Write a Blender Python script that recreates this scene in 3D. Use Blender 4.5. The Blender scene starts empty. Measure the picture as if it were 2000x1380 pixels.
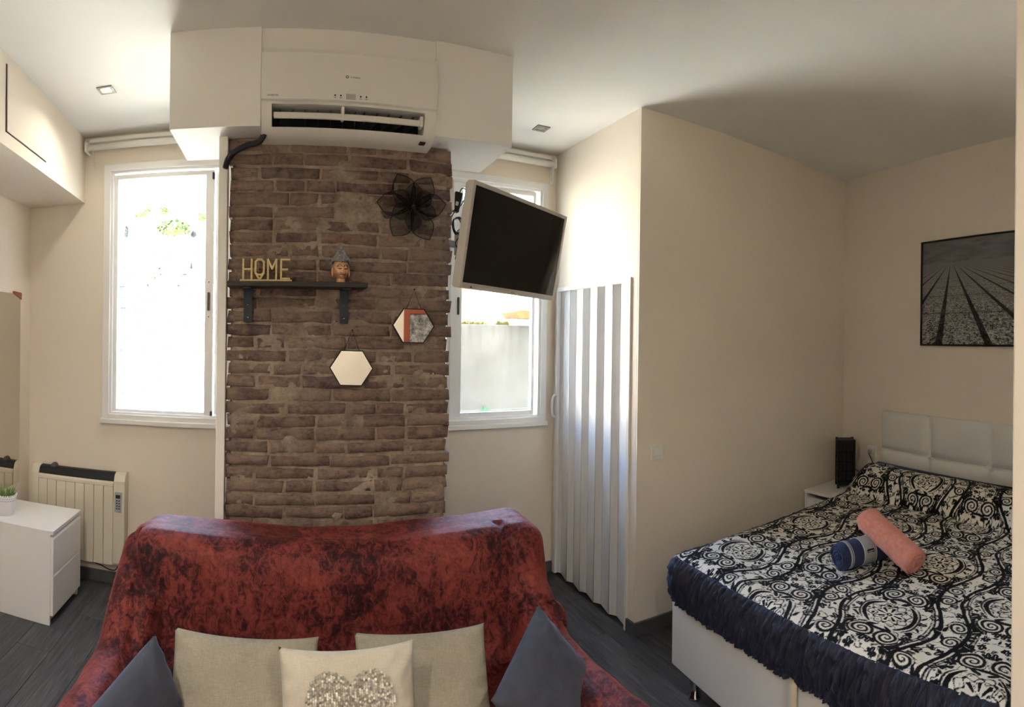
import bpy, bmesh, math, random
import numpy as np
from mathutils import Vector, Matrix
random.seed(7); rng = np.random.default_rng(7)
S = bpy.context.scene
C = S.collection
PI = math.pi
R = math.radians

# ------------------------------------------------------------------ camera (phone panorama: cylindrical)
F, EYE, HY, X0, ROLL = 1050.0, 1.65, 660.0, 560.0, 0.014
cd = bpy.data.cameras.new('camera'); cam = bpy.data.objects.new('camera', cd); C.objects.link(cam)
cd.type = 'PANO'; cd.panorama_type = 'CENTRAL_CYLINDRICAL'
cd.central_cylindrical_range_u_min = -1000 / F; cd.central_cylindrical_range_u_max = 1000 / F
cd.central_cylindrical_range_v_min = -(1380 - HY) / F; cd.central_cylindrical_range_v_max = HY / F
cd.central_cylindrical_radius = 1.0
cd.clip_start = 0.02; cd.clip_end = 900
YAW = (1000 - X0) / F
CM = Matrix.Rotation(-YAW, 3, 'Z') @ Matrix.Rotation(PI / 2, 3, 'X') @ Matrix.Rotation(ROLL, 3, 'Z')
cam.matrix_world = Matrix.Translation((0, 0, EYE)) @ CM.to_4x4()
S.camera = cam

# ------------------------------------------------------------------ world, sun, exposure
W = bpy.data.worlds.new('world'); S.world = W; W.use_nodes = True
wn = W.node_tree.nodes; wl = W.node_tree.links
bg = wn['Background']
sky = wn.new('ShaderNodeTexSky'); sky.sky_type = 'NISHITA'; sky.sun_disc = False
sky.sun_elevation = R(48); sky.sun_rotation = R(200); sky.air_density = 1.0; sky.dust_density = 1.5; sky.ozone_density = 1.0
wl.new(sky.outputs['Color'], bg.inputs['Color'])
bg.inputs['Strength'].default_value = 0.8
sd = bpy.data.lights.new('sun', 'SUN'); sun = bpy.data.objects.new('sun', sd); C.objects.link(sun)
sd.energy = 16.0; sd.angle = R(0.6); sd.color = (1.0, 0.95, 0.86)
sun.rotation_euler = (R(42), 0, R(-18))          # travels towards +Y and down: the facades opposite are in the sun
S.view_settings.view_transform = 'Standard'
try: S.view_settings.look = 'None'
except Exception: pass
S.view_settings.gamma = 1.0; S.view_settings.use_curve_mapping = False
S.view_settings.exposure = 2.95
S.cycles.max_bounces = 8; S.cycles.diffuse_bounces = 5; S.cycles.glossy_bounces = 3; S.cycles.transparent_max_bounces = 12
S.cycles.use_adaptive_sampling = True; S.cycles.adaptive_threshold = 0.025; S.cycles.adaptive_min_samples = 24
S.cycles.use_denoising = True
S.cycles.sample_clamp_indirect = 12.0

# ------------------------------------------------------------------ helpers: pixels of the photograph -> points of the place
def ray(x, y):
    u = (x - 1000) / F; v = (HY - y) / F
    return CM @ Vector((math.sin(u), v, -math.cos(u)))
def onZ(x, y, z):
    r = ray(x, y); return Vector((0, 0, EYE)) + r * ((z - EYE) / r.z)
def onY(x, y, Y):
    r = ray(x, y); return Vector((0, 0, EYE)) + r * (Y / r.y)

# ------------------------------------------------------------------ helpers: materials
def lin(c):
    out = []
    for v in c:
        v /= 255.0
        out.append(v / 12.92 if v <= .04045 else ((v + .055) / 1.055) ** 2.4)
    return (*out, 1.0)
MATS = {}
class NT:
    def __init__(s, name):
        m = bpy.data.materials.new(name); m.use_nodes = True
        s.m = m; s.n = m.node_tree.nodes; s.l = m.node_tree.links; s.b = s.n['Principled BSDF']; s.out = s.n['Material Output']
    def new(s, t, **kw):
        n = s.n.new(t)
        for k, v in kw.items(): setattr(n, k, v)
        return n
    def link(s, a, b): s.l.new(a, b)
    def val(s, x, sock):
        if isinstance(x, (int, float)): sock.default_value = x
        elif isinstance(x, tuple): sock.default_value = x
        else: s.l.new(x, sock)
    def math(s, op, a, b=0.0, c=0.0, clamp=False):
        n = s.new('ShaderNodeMath', operation=op, use_clamp=clamp)
        s.val(a, n.inputs[0]); s.val(b, n.inputs[1]); s.val(c, n.inputs[2]); return n.outputs[0]
    def mix(s, f, a, b, mode='MIX'):
        n = s.new('ShaderNodeMix', data_type='RGBA', blend_type=mode)
        s.val(f, n.inputs[0]); s.val(a, n.inputs[6]); s.val(b, n.inputs[7]); return n.outputs[2]
    def pos(s, kind='Object'):
        if kind == 'World': return s.new('ShaderNodeNewGeometry').outputs['Position']
        return s.new('ShaderNodeTexCoord').outputs[kind]
    def mapping(s, v, scale=(1, 1, 1), rot=(0, 0, 0), loc=(0, 0, 0)):
        n = s.new('ShaderNodeMapping'); s.link(v, n.inputs[0]); n.inputs['Scale'].default_value = scale; n.inputs['Rotation'].default_value = rot; n.inputs['Location'].default_value = loc
        return n.outputs[0]
    def noise(s, v, scale, detail=4, rough=.55, dist=0.0):
        n = s.new('ShaderNodeTexNoise'); s.link(v, n.inputs['Vector']); n.inputs['Scale'].default_value = scale
        n.inputs['Detail'].default_value = detail; n.inputs['Roughness'].default_value = rough; n.inputs['Distortion'].default_value = dist
        return n.outputs['Fac']
    def ramp(s, f, stops, interp='LINEAR'):
        n = s.new('ShaderNodeValToRGB'); s.link(f, n.inputs[0]); e = n.color_ramp.elements; n.color_ramp.interpolation = interp
        while len(e) < len(stops): e.new(.5)
        for i, (p, c) in enumerate(stops): e[i].position = p; e[i].color = c
        return n.outputs[0]
    def bump(s, h, strength=.3, dist=.01):
        n = s.new('ShaderNodeBump'); s.link(h, n.inputs['Height']); n.inputs['Strength'].default_value = strength; n.inputs['Distance'].default_value = dist
        s.link(n.outputs[0], s.b.inputs['Normal'])
def M(name, col=None, rough=.5, metal=0.0, spec=.5, bump=None, vary=None, sheen=None, coat=0.0, alpha=None, emit=None, trans=0.0):
    if name in MATS: return MATS[name]
    t = NT(name); b = t.b; c = lin(col)
    b.inputs['Base Color'].default_value = c; b.inputs['Roughness'].default_value = rough; b.inputs['Metallic'].default_value = metal
    b.inputs['Specular IOR Level'].default_value = spec; b.inputs['Coat Weight'].default_value = coat
    if trans: b.inputs['Transmission Weight'].default_value = trans
    if alpha is not None: b.inputs['Alpha'].default_value = alpha
    if sheen: b.inputs['Sheen Weight'].default_value = sheen[0]; b.inputs['Sheen Tint'].default_value = lin(sheen[1]); b.inputs['Sheen Roughness'].default_value = sheen[2]
    if emit: b.inputs['Emission Color'].default_value = lin(emit[0]); b.inputs['Emission Strength'].default_value = emit[1]
    if vary:  # (scale, amount): mild unevenness of the thing's own colour
        f = t.noise(t.pos('Object'), vary[0], 5)
        k = vary[1]
        lo = tuple(max(0, v * (1 - k)) for v in c[:3]) + (1,); hi = tuple(min(1, v * (1 + k)) for v in c[:3]) + (1,)
        t.link(t.ramp(f, [(.3, lo), (.7, hi)]), b.inputs['Base Color'])
    if bump: t.bump(t.noise(t.pos('Object'), bump[0], 4), bump[1], bump[2] if len(bump) > 2 else .004)
    MATS[name] = t.m; return t.m

# ------------------------------------------------------------------ helpers: meshes and objects
class MB:
    def __init__(s): s.bm = bmesh.new()
    def box(s, x0, x1, y0, y1, z0, z1, bev=0.0, seg=2, mat=None):
        b = bmesh.new()
        bmesh.ops.create_cube(b, size=1.0)
        for v in b.verts:
            v.co = Vector(((x0 + x1) / 2 + v.co.x * (x1 - x0), (y0 + y1) / 2 + v.co.y * (y1 - y0), (z0 + z1) / 2 + v.co.z * (z1 - z0)))
        if bev > 0: bmesh.ops.bevel(b, geom=b.edges[:], offset=bev, segments=seg, affect='EDGES', profile=.5)
        return s._add(b, mat)
    def _add(s, b, mat=None):
        if mat is not None: bmesh.ops.transform(b, matrix=mat, verts=b.verts)
        me = bpy.data.meshes.new('t'); b.to_mesh(me); b.free(); s.bm.from_mesh(me); bpy.data.meshes.remove(me); return s
    def prism(s, poly, axis, a0, a1, bev=0.0):  # poly: 2D points; axis: the axis it is extruded along
        b = bmesh.new()
        def P(p, a):
            return {'z': (p[0], p[1], a), 'x': (a, p[0], p[1]), 'y': (p[0], a, p[1])}[axis]
        lo = [b.verts.new(P(p, a0)) for p in poly]; hi = [b.verts.new(P(p, a1)) for p in poly]
        n = len(poly)
        b.faces.new(lo); b.faces.new(hi[::-1])
        for i in range(n): b.faces.new((lo[i], hi[i], hi[(i + 1) % n], lo[(i + 1) % n]))
        bmesh.ops.recalc_face_normals(b, faces=b.faces)
        if bev > 0: bmesh.ops.bevel(b, geom=b.edges[:], offset=bev, segments=2, affect='EDGES', profile=.5)
        return s._add(b)
    def lathe(s, prof, n=24, c=(0, 0, 0), axis='z', mat=None):
        b = bmesh.new(); rings = []
        for r, h in prof:
            if r < 1e-5: rings.append([b.verts.new((0, 0, h))]); continue
            rings.append([b.verts.new((r * math.cos(2 * PI * i / n), r * math.sin(2 * PI * i / n), h)) for i in range(n)])
        for A, B in zip(rings, rings[1:]):
            for i in range(n):
                j = (i + 1) % n
                if len(A) == 1 and len(B) == 1: continue
                if len(A) == 1: b.faces.new((A[0], B[i], B[j]))
                elif len(B) == 1: b.faces.new((A[i], A[j], B[0]))
                else: b.faces.new((A[i], A[j], B[j], B[i]))
        if len(rings[0]) > 1: b.faces.new(rings[0][::-1])
        if len(rings[-1]) > 1: b.faces.new(rings[-1])
        m = Matrix.Translation(c)
        if axis == 'y': m = m @ Matrix.Rotation(PI / 2, 4, 'X')
        if axis == 'x': m = m @ Matrix.Rotation(PI / 2, 4, 'Y')
        if mat is not None: m = mat @ m
        bmesh.ops.recalc_face_normals(b, faces=b.faces)
        return s._add(b, m)
    def tube(s, pts, r, n=8, closed=False, smooth=0):
        pts = [Vector(p) for p in pts]
        if smooth: pts = crom(pts, smooth, closed)
        b = bmesh.new(); rings = []; m = len(pts); up = Vector((0, 0, 1)); prev = None
        for i, p in enumerate(pts):
            if closed: d = pts[(i + 1) % m] - pts[i - 1]
            else: d = pts[min(i + 1, m - 1)] - pts[max(i - 1, 0)]
            d = d.normalized() if d.length > 1e-9 else Vector((1, 0, 0))
            if prev is None:
                a = d.cross(up)
                if a.length < 1e-3: a = d.cross(Vector((1, 0, 0)))
            else: a = prev - d * prev.dot(d)
            a.normalize(); prev = a; c = d.cross(a)
            rr = r(i / max(1, m - 1)) if callable(r) else r
            rings.append([b.verts.new(p + (a * math.cos(2 * PI * k / n) + c * math.sin(2 * PI * k / n)) * rr) for k in range(n)])
        for i in range(m if closed else m - 1):
            A, B = rings[i], rings[(i + 1) % m]
            for k in range(n): b.faces.new((A[k], A[(k + 1) % n], B[(k + 1) % n], B[k]))
        if not closed: b.faces.new(rings[0][::-1]); b.faces.new(rings[-1])
        bmesh.ops.recalc_face_normals(b, faces=b.faces)
        return s._add(b)
    def ball(s, c, r, sub=2, sc=(1, 1, 1)):
        b = bmesh.new(); bmesh.ops.create_icosphere(b, subdivisions=sub, radius=r)
        return s._add(b, Matrix.Translation(c) @ Matrix.Diagonal((*sc, 1)))
    def raw(s, verts, faces):
        b = bmesh.new(); vs = [b.verts.new(v) for v in verts]
        for f in faces: b.faces.new([vs[i] for i in f])
        return s._add(b)
    def build(s, name, mat, parent=None, smooth=False, loc=None, rot=None):
        me = bpy.data.meshes.new(name); s.bm.to_mesh(me); s.bm.free()
        return link(name, me, mat, parent, smooth, loc, rot)
def crom(p, k, closed=False):
    out = []; n = len(p)
    for i in range(n if closed else n - 1):
        if closed: a, b, c, d = p[i - 1], p[i], p[(i + 1) % n], p[(i + 2) % n]
        else: a, b, c, d = p[max(i - 1, 0)], p[i], p[i + 1], p[min(i + 2, n - 1)]
        for j in range(k):
            t = j / k
            out.append(.5 * ((2 * b) + (c - a) * t + (2 * a - 5 * b + 4 * c - d) * t * t + (3 * b - a - 3 * c + d) * t ** 3))
    if not closed: out.append(p[-1])
    return out
def link(name, me, mat, parent=None, smooth=False, loc=None, rot=None):
    if mat is not None: me.materials.append(mat)
    if smooth: me.polygons.foreach_set('use_smooth', [True] * len(me.polygons))
    o = bpy.data.objects.new(name, me); C.objects.link(o)
    if parent is not None: o.parent = parent
    if loc is not None: o.location = loc
    if rot is not None: o.rotation_euler = rot
    return o
def sharp(o, ang=35):  # smooth shading that keeps hard edges
    me = o.data
    me.polygons.foreach_set('use_smooth', [True] * len(me.polygons)); me.set_sharp_from_angle(angle=R(ang)); return o
def grid(name, X, Y, Z, mat, parent=None, smooth=True, closed_u=False):
    nu, nv = X.shape
    co = np.stack([X, Y, Z], -1).reshape(-1, 3)
    i = np.arange((nu if closed_u else nu - 1))[:, None]; j = np.arange(nv - 1)[None, :]; i2 = (i + 1) % nu
    fc = np.stack([i * nv + j + 0 * i2, i2 * nv + j, i2 * nv + j + 1, i * nv + j + 1], -1).reshape(-1, 4)
    me = bpy.data.meshes.new(name)
    me.vertices.add(len(co)); me.vertices.foreach_set('co', co.astype(np.float32).ravel())
    me.loops.add(fc.size); me.loops.foreach_set('vertex_index', fc.astype(np.int32).ravel())
    me.polygons.add(len(fc)); me.polygons.foreach_set('loop_start', np.arange(0, fc.size, 4, dtype=np.int32)); me.polygons.foreach_set('loop_total', np.full(len(fc), 4, dtype=np.int32))
    me.update(calc_edges=True); me.validate()
    return link(name, me, mat, parent, smooth)
def thing(name, label, cat, loc=(0, 0, 0), rz=0.0, group=None, rot=None):
    o = bpy.data.objects.new(name, None); C.objects.link(o); o.empty_display_size = .05
    o.location = loc; o.rotation_euler = rot if rot is not None else (0, 0, rz)
    o['label'] = label; o['category'] = cat
    if group: o['group'] = group
    return o
def tag(o, label, cat, group=None):
    o['label'] = label; o['category'] = cat
    if group: o['group'] = group
    return o
def struct(o, label=None):
    o['kind'] = 'structure'
    if label: o['label'] = label
    return o
def sroot(name, loc=(0, 0, 0), rz=0.0, label=None):
    o = bpy.data.objects.new(name, None); C.objects.link(o); o.location = loc; o.rotation_euler = (0, 0, rz); o.empty_display_size = .05
    return struct(o, label)
def text(name, body, size, ext, mat, parent=None, loc=(0, 0, 0), rot=(0, 0, 0), sx=1.0):
    cu = bpy.data.curves.new(name, 'FONT'); cu.body = body; cu.size = size; cu.extrude = ext; cu.align_x = 'CENTER'; cu.align_y = 'CENTER'
    ob = bpy.data.objects.new('tmp', cu); C.objects.link(ob); bpy.context.view_layer.update()
    me = bpy.data.meshes.new_from_object(ob.evaluated_get(bpy.context.evaluated_depsgraph_get())); me.name = name
    bpy.data.objects.remove(ob); bpy.data.curves.remove(cu); me.materials.clear()
    o = link(name, me, mat, parent, False, loc, rot); o.scale = (sx, 1, 1); return o
# smooth value noise on numpy arrays
def vnoise(x, y, seed=0):
    x = np.asarray(x, float); y = np.asarray(y, float)
    xi = np.floor(x).astype(np.int64); yi = np.floor(y).astype(np.int64); fx = x - xi; fy = y - yi
    fx = fx * fx * (3 - 2 * fx); fy = fy * fy * (3 - 2 * fy)
    def h(a, b):
        n = (a * 374761393 + b * 668265263 + seed * 1274126177) & 0x7fffffff
        n = ((n ^ (n >> 13)) * 1274126177) & 0x7fffffff
        return ((n ^ (n >> 16)) & 0xffff) / 65535.0
    return (h(xi, yi) * (1 - fx) + h(xi + 1, yi) * fx) * (1 - fy) + (h(xi, yi + 1) * (1 - fx) + h(xi + 1, yi + 1) * fx) * fy
def fbm(x, y, seed=0, o=4):
    v = 0; a = .5; x = np.asarray(x, float); y = np.asarray(y, float)
    for k in range(o): v = v + a * vnoise(x, y, seed + k); x = x * 2.03 + 3.1; y = y * 2.03 + 1.7; a *= .5
    return v

# ------------------------------------------------------------------ materials of the room
def wall_mat(name, col, rough=.75):
    t = NT(name); c = lin(col)
    f = t.noise(t.pos('World'), 2.2, 4)
    t.link(t.ramp(f, [(.25, tuple(v * .965 for v in c[:3]) + (1,)), (.75, tuple(min(1, v * 1.02) for v in c[:3]) + (1,))]), t.b.inputs['Base Color'])
    t.b.inputs['Roughness'].default_value = rough; t.b.inputs['Specular IOR Level'].default_value = .3
    t.bump(t.noise(t.pos('World'), 90, 4), .10, .004)
    MATS[name] = t.m; return t.m
WALL = wall_mat('cream_wall_paint', (237, 227, 212))
CEIL = wall_mat('white_ceiling_paint', (236, 235, 229))
SOFF = wall_mat('white_soffit_paint', (238, 236, 230))
PVC = M('white_upvc', (238, 238, 236), .3, bump=(40, .03))
WHITE = M('white_lacquer', (240, 240, 240), .35)
WPL = M('white_plastic', (235, 233, 226), .38)
def plank_mat():
    t = NT('dark_grey_laminate')
    v = t.pos('Object'); rnd = t.new('ShaderNodeObjectInfo').outputs['Random']
    off = t.new('ShaderNodeVectorMath', operation='ADD'); t.link(v, off.inputs[0])
    cx = t.new('ShaderNodeCombineXYZ'); t.link(t.math('MULTIPLY', rnd, 37.0), cx.inputs[0]); t.link(t.math('MULTIPLY', rnd, 11.0), cx.inputs[1]); t.link(cx.outputs[0], off.inputs[1])
    g = t.noise(t.mapping(off.outputs[0], (26, 1.6, 1)), 2.0, 8, .65, 1.2)
    g2 = t.noise(t.mapping(off.outputs[0], (110, 4, 1)), 1.5, 4, .6)
    base = t.ramp(g, [(.3, lin((58, 60, 65))), (.52, lin((86, 88, 93))), (.75, lin((112, 114, 118)))])
    dk = t.ramp(g2, [(.35, (.62, .62, .63, 1)), (.6, (1, 1, 1, 1))])
    c = t.mix(1.0, base, dk, 'MULTIPLY')
    hv = t.math('MULTIPLY_ADD', rnd, .28, .86); hc = t.new('ShaderNodeCombineXYZ')
    for k in range(3): t.link(hv, hc.inputs[k])
    t.link(t.mix(1.0, c, hc.outputs[0], 'MULTIPLY'), t.b.inputs['Base Color'])
    t.b.inputs['Roughness'].default_value = .42; t.bump(g2, .15, .002)
    return t.m
PLANK = plank_mat()
BASEB = M('dark_grey_baseboard', (88, 88, 92), .45, vary=(14, .15))
BLACKM = M('black_metal', (22, 22, 24), .45, metal=.3)
CHROME = M('chrome', (205, 205, 208), .12, metal=1.0)
BLACKP = M('black_plastic', (18, 18, 20), .4)

# ------------------------------------------------------------------ plan of the room
H = 2.95; YF = 3.365; XL = -1.74; XD = 1.825
B_ = Vector((1.825, 2.38, 0)); C_ = Vector((3.745, 2.215, 0)); R_ = Vector((3.268, .732, 0))
wd = (R_ - C_).normalized(); WN = Vector((wd.y, -wd.x, 0))            # headboard wall: direction and normal
if WN.dot(-C_) < 0: WN = -WN
E_ = C_ + wd * 2.05                                                   # where it meets the partition
YB = -2.05; XR2 = 2.55; PX = 1.17
def oriented_slab(a, b, t, out, z0, z1):  # vertical slab on the line a-b, thickness t on the side `out`
    m = MB(); m.prism([(a.x, a.y), (b.x, b.y), (b.x + out.x * t, b.y + out.y * t), (a.x + out.x * t, a.y + out.y * t)], 'z', z0, z1); return m

# floor with planks
fl = MB(); fl.prism([(XL - .2, YB - .2), (4.0, YB - .2), (4.0, YF + .25), (XL - .2, YF + .25)], 'z', -.14, -.012)
floor = struct(fl.build('floor', M('screed', (70, 70, 72), .8)), 'dark grey wood-look laminate floor')
pm = {}
def plank(x0, x1, y0, y1):
    key = (round(x1 - x0, 3), round(y1 - y0, 3))
    if key not in pm:
        b = MB(); w, l = key; b.box(-w / 2 + .0006, w / 2 - .0006, -l / 2 + .0006, l / 2 - .0006, -.012, 0, .0012, 1)
        me = bpy.data.meshes.new('plank'); b.bm.to_mesh(me); b.bm.free(); me.materials.append(PLANK); pm[key] = me
    o = bpy.data.objects.new('plank', pm[key]); C.objects.link(o); o.parent = floor; o.location = ((x0 + x1) / 2, (y0 + y1) / 2, 0)
pw, pl = .192, 1.24; x = XL; ci = 0
while x < 3.70:
    x1 = x + pw
    if x1 <= XD + .001: top = YF
    elif x < XD: x1 = XD; top = YF
    else:
        top = 2.38 - (x1 - XD) * .0859
    if x >= 3.10: lo = .265 + (x1 - 3.10) * 3.2
    elif x > 2.35: lo = .265
    else: lo = YB
    y = lo - [0, .83, .41][ci % 3] * (1 if lo == YB else 0)
    while y < top - .02:
        a, b = max(y, lo), min(y + pl, top)
        if b - a > .03 and x1 - x > .02: plank(x, x1, a, b)
        y += pl
    x = x1; ci += 1

# ceiling
struct(MB().prism([(XL - .2, YB - .2), (4.0, YB - .2), (4.0, YF + .27), (XL - .2, YF + .27)], 'z', H, H + .16).build('ceiling', CEIL), 'smooth white ceiling')
# front wall with two window openings
W1 = (-1.19, -.33, 1.075, 2.755); W2 = (.93, 1.757, 1.06, 2.735); TH = .26
wf = MB()
xs = [XL - .2, W1[0], W1[1], W2[0], W2[1], 4.15]
wf.box(xs[0], xs[1], YF, YF + TH, 0, H); wf.box(xs[2], xs[3], YF, YF + TH, 0, H); wf.box(xs[4], xs[5], YF, YF + TH, 0, H)
for w in (W1, W2): wf.box(w[0], w[1], YF, YF + TH, 0, w[2]); wf.box(w[0], w[1], YF, YF + TH, w[3], H)
struct(wf.build('wall_front', WALL), 'cream wall with the two tall windows')
struct(MB().box(XL - .2, XL, YB - .2, YF, 0, H).build('wall_left', WALL), 'cream side wall behind mirror and chest')
struct(MB().box(XL, 3.0, YB - .2, YB, 0, H).build('wall_back', WALL))
struct(MB().box(XR2, XR2 + .15, YB, .09, 0, H).build('wall_rear', WALL))
# door wall (opening closed by the folding door), alcove wall, headboard wall, partition
DY0, DY1, DZ = 2.462, 3.335, 2.0
dw = MB(); dw.box(XD, XD + .1, B_.y + .013, DY0, 0, H); dw.box(XD, XD + .1, DY1, YF, 0, H); dw.box(XD, XD + .1, DY0, DY1, DZ, H)
struct(dw.build('wall_door', WALL), 'narrow cream wall above and around the folding door')
av = (C_ - B_).normalized(); an = Vector((-av.y, av.x, 0))
a0 = B_ + Vector((.1, -.1 * .0859, 0))
struct(oriented_slab(B_, C_ + av * .2, .1, an, 0, H).build('wall_alcove', WALL), 'cream alcove wall with the light switch')
struct(oriented_slab(C_, E_, .12, -WN, 0, H).build('wall_right', WALL), 'cream wall behind the headboard')
struct(MB().box(PX, 3.4, .09, .2605, 0, H, .004).build('wall_partition', WALL), 'cream end of the partition at the right edge')
struct(MB().box(4.0, 4.15, .1, YF, 0, H).build('wall_bathroom', WALL))
# boxed beam on the left, with its access panel
bo = Vector((-1.337, YF, 0)); bi = Vector((-1.262, 2.13, 0)); bd = (bi - bo); be = bo + bd * 1.55
bm_ = MB().prism([(XL, YF), (bo.x, bo.y), (be.x, be.y), (XL, be.y)], 'z', 2.518, H)
beam = struct(bm_.build('wall_beam', WALL), 'boxed beam under the ceiling on the left')
dn = bd.normalized(); nn = Vector((-dn.y, dn.x, 0))
if nn.x < 0: nn = -nn
ap = MB(); p0 = bo + dn * .70; p1 = bo + dn * 1.18
ap.prism([(p0.x, p0.y), (p1.x, p1.y), (p1.x + nn.x * .006, p1.y + nn.y * .006), (p0.x + nn.x * .006, p0.y + nn.y * .006)], 'z', 2.59, 2.90, .001)
ap.build('access_panel', WALL, beam)
gp = MB()
q0 = bo + dn * .692; q1 = bo + dn * 1.19
for (za, zb, ua, ub) in ((2.584, 2.590, .692, 1.19), (2.584, 2.90, 1.18, 1.19)):
    u0 = bo + dn * ua; u1 = bo + dn * ub
    gp.prism([(u0.x, u0.y), (u1.x, u1.y), (u1.x + nn.x * .0015, u1.y + nn.y * .0015), (u0.x + nn.x * .0015, u0.y + nn.y * .0015)], 'z', za, zb)
gp.build('panel_gap', M('dark_gap', (70, 58, 48), .9), beam)
# baseboards
bb = .075
struct(MB().box(XL, -.26, YF - .014, YF, 0, bb, .002).build('baseboard_front', BASEB))
struct(MB().box(.76, XD, YF - .014, YF, 0, bb, .002).build('baseboard_window', BASEB))
struct(MB().box(XD - .013, XD, B_.y - .013, DY0 - .012, 0, bb, .002).build('baseboard_corner', BASEB))
struct(oriented_slab(B_, C_, .013, -an, 0, bb).build('baseboard_alcove', BASEB))
struct(oriented_slab(C_, E_, .013, WN, 0, bb).build('baseboard_right', BASEB))
struct(MB().box(XL, XL + .014, YB, YF - .014, 0, bb, .002).build('baseboard_left', BASEB))

# soffit box around the air conditioner
SX0, SX1, SY0, SY1, SZ = -.515, 1.0, 2.275, 2.70, 2.532
so = MB()
so.box(SX0, -.122, SY0, SY1, SZ, H, .002); so.box(.632, SX1, SY0, SY1, SZ, H, .002); so.box(-.122, .632, SY0 + .012, SY1, 2.845, H); so.box(-.122, .632, 2.50, SY1, SZ, 2.845)
struct(so.build('wall_soffit', SOFF), 'white plasterboard boxing either side of the air conditioner')

# ------------------------------------------------------------------ brick pillar
CX0, CX1, CY = -.266, .752, 2.41
def brick_mat():
    t = NT('old_brick'); rnd = t.new('ShaderNodeObjectInfo').outputs['Random']; p = t.pos('World')
    base = t.ramp(rnd, [(0, lin((116, 94, 88))), (.25, lin((138, 117, 108))), (.5, lin((124, 104, 97))), (.72, lin((148, 128, 116))), (.88, lin((98, 82, 84))), (1, lin((134, 108, 98)))])
    n1 = t.noise(p, 13, 6, .65, .3); n2 = t.noise(t.mapping(p, (1, 1, 1.6), loc=(3, 1, 7)), 38, 6, .7)
    blot = t.ramp(n2, [(.32, (.42, .40, .40, 1)), (.5, (1, 1, 1, 1)), (.70, (1.35, 1.3, 1.2, 1))])
    c = t.mix(.85, base, blot, 'MULTIPLY')
    smear = t.ramp(n1, [(.44, (0, 0, 0, 1)), (.62, (1, 1, 1, 1))])
    sm = t.math('MULTIPLY', smear, .72)
    c = t.mix(sm, c, lin((150, 130, 110)))
    pit = t.noise(t.mapping(p, (1, 1, 1.3)), 75, 4, .7)
    c = t.mix(t.ramp(pit, [(.27, (1, 1, 1, 1)), (.34, (0, 0, 0, 1))]), c, lin((52, 42, 40)))
    t.link(c, t.b.inputs['Base Color']); t.b.inputs['Roughness'].default_value = .9; t.b.inputs['Specular IOR Level'].default_value = .2
    t.bump(t.math('ADD', n2, t.math('MULTIPLY', pit, .6)), .7, .006)
    return t.m
def mortar_mat():
    t = NT('lime_mortar'); p = t.pos('World')
    n1 = t.noise(p, 9, 5); n2 = t.noise(p, 60, 5, .7)
    c = t.ramp(n1, [(.3, lin((132, 117, 104))), (.5, lin((158, 142, 126))), (.72, lin((178, 162, 144)))])
    c = t.mix(.8, c, t.ramp(n2, [(.3, (.62, .6, .58, 1)), (.55, (1, 1, 1, 1))]), 'MULTIPLY')
    t.link(c, t.b.inputs['Base Color']); t.b.inputs['Roughness'].default_value = .95; t.b.inputs['Specular IOR Level'].default_value = .15
    t.bump(n2, .8, .006); return t.m
BRICK = brick_mat(); MORT = mortar_mat()
pil = sroot('wall_pillar', ((CX0 + CX1) / 2, CY, 0), 0, 'rough exposed brick pillar between the windows')
PW = CX1 - CX0
# core and uneven mortar face
core = MB(); core.box(-PW / 2 + .02, PW / 2 - .018, .03, .955, 0, SZ - .002); core.build('core', MORT, pil)
gx = np.linspace(-PW / 2 + .012, PW / 2 - .010, 92); gz = np.linspace(0, SZ - .004, 230)
GX, GZ = np.meshgrid(gx, gz, indexing='ij')
d = .0055 - .030 * np.clip(fbm(GX * 9 + 4, GZ * 13, 3, 4) - .47, -.12, .3) - .010 * (fbm(GX * 40, GZ * 40, 9, 3) - .45)
edge = np.minimum(GX - gx[0], gx[-1] - GX)
d = d + np.where(edge < .012, .02 * (1 - edge / .012) ** 2, 0)
grid('mortar', GX, d, GZ, MORT, pil)
ch = .0588; nb = 0; z = .002; row = 0
def brick_mesh(w, h, depth=.075):
    j = lambda s: random.uniform(-s, s)
    hw, hh = w / 2, h / 2; b = .005
    out = [(-hw, -hh), (-hw * .33, -hh), (hw * .33, -hh), (hw, -hh), (hw, hh), (hw * .33, hh), (-hw * .33, hh), (-hw, hh)]
    V = []; out2 = [(p[0] + j(.004), p[1] + j(.0035)) for p in out]
    for p in out2: V.append((p[0], depth, p[1]))
    for p in out2: V.append((p[0] * (1 + .004), .010 + j(.003), p[1]))
    for p in out2: V.append((p[0] - math.copysign(b * random.uniform(.6, 1.7), p[0]) * (abs(p[0]) > hw * .6), j(.0035), p[1] - math.copysign(b * random.uniform(.5, 1.3), p[1])))
    Fc = []
    for k in range(8):
        n = (k + 1) % 8
        Fc.append((k, n, 8 + n, 8 + k)); Fc.append((8 + k, 8 + n, 16 + n, 16 + k))
    Fc += [(16, 17, 22, 23), (17, 18, 21, 22), (18, 19, 20, 21)]
    me = bpy.data.meshes.new('brick'); me.from_pydata(V, [], Fc); me.update()
    bm = bmesh.new(); bm.from_mesh(me); bmesh.ops.recalc_face_normals(bm, faces=bm.faces); bm.to_mesh(me); bm.free()
    me.materials.append(BRICK); me.polygons.foreach_set('use_smooth', [True] * len(me.polygons)); return me
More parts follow.
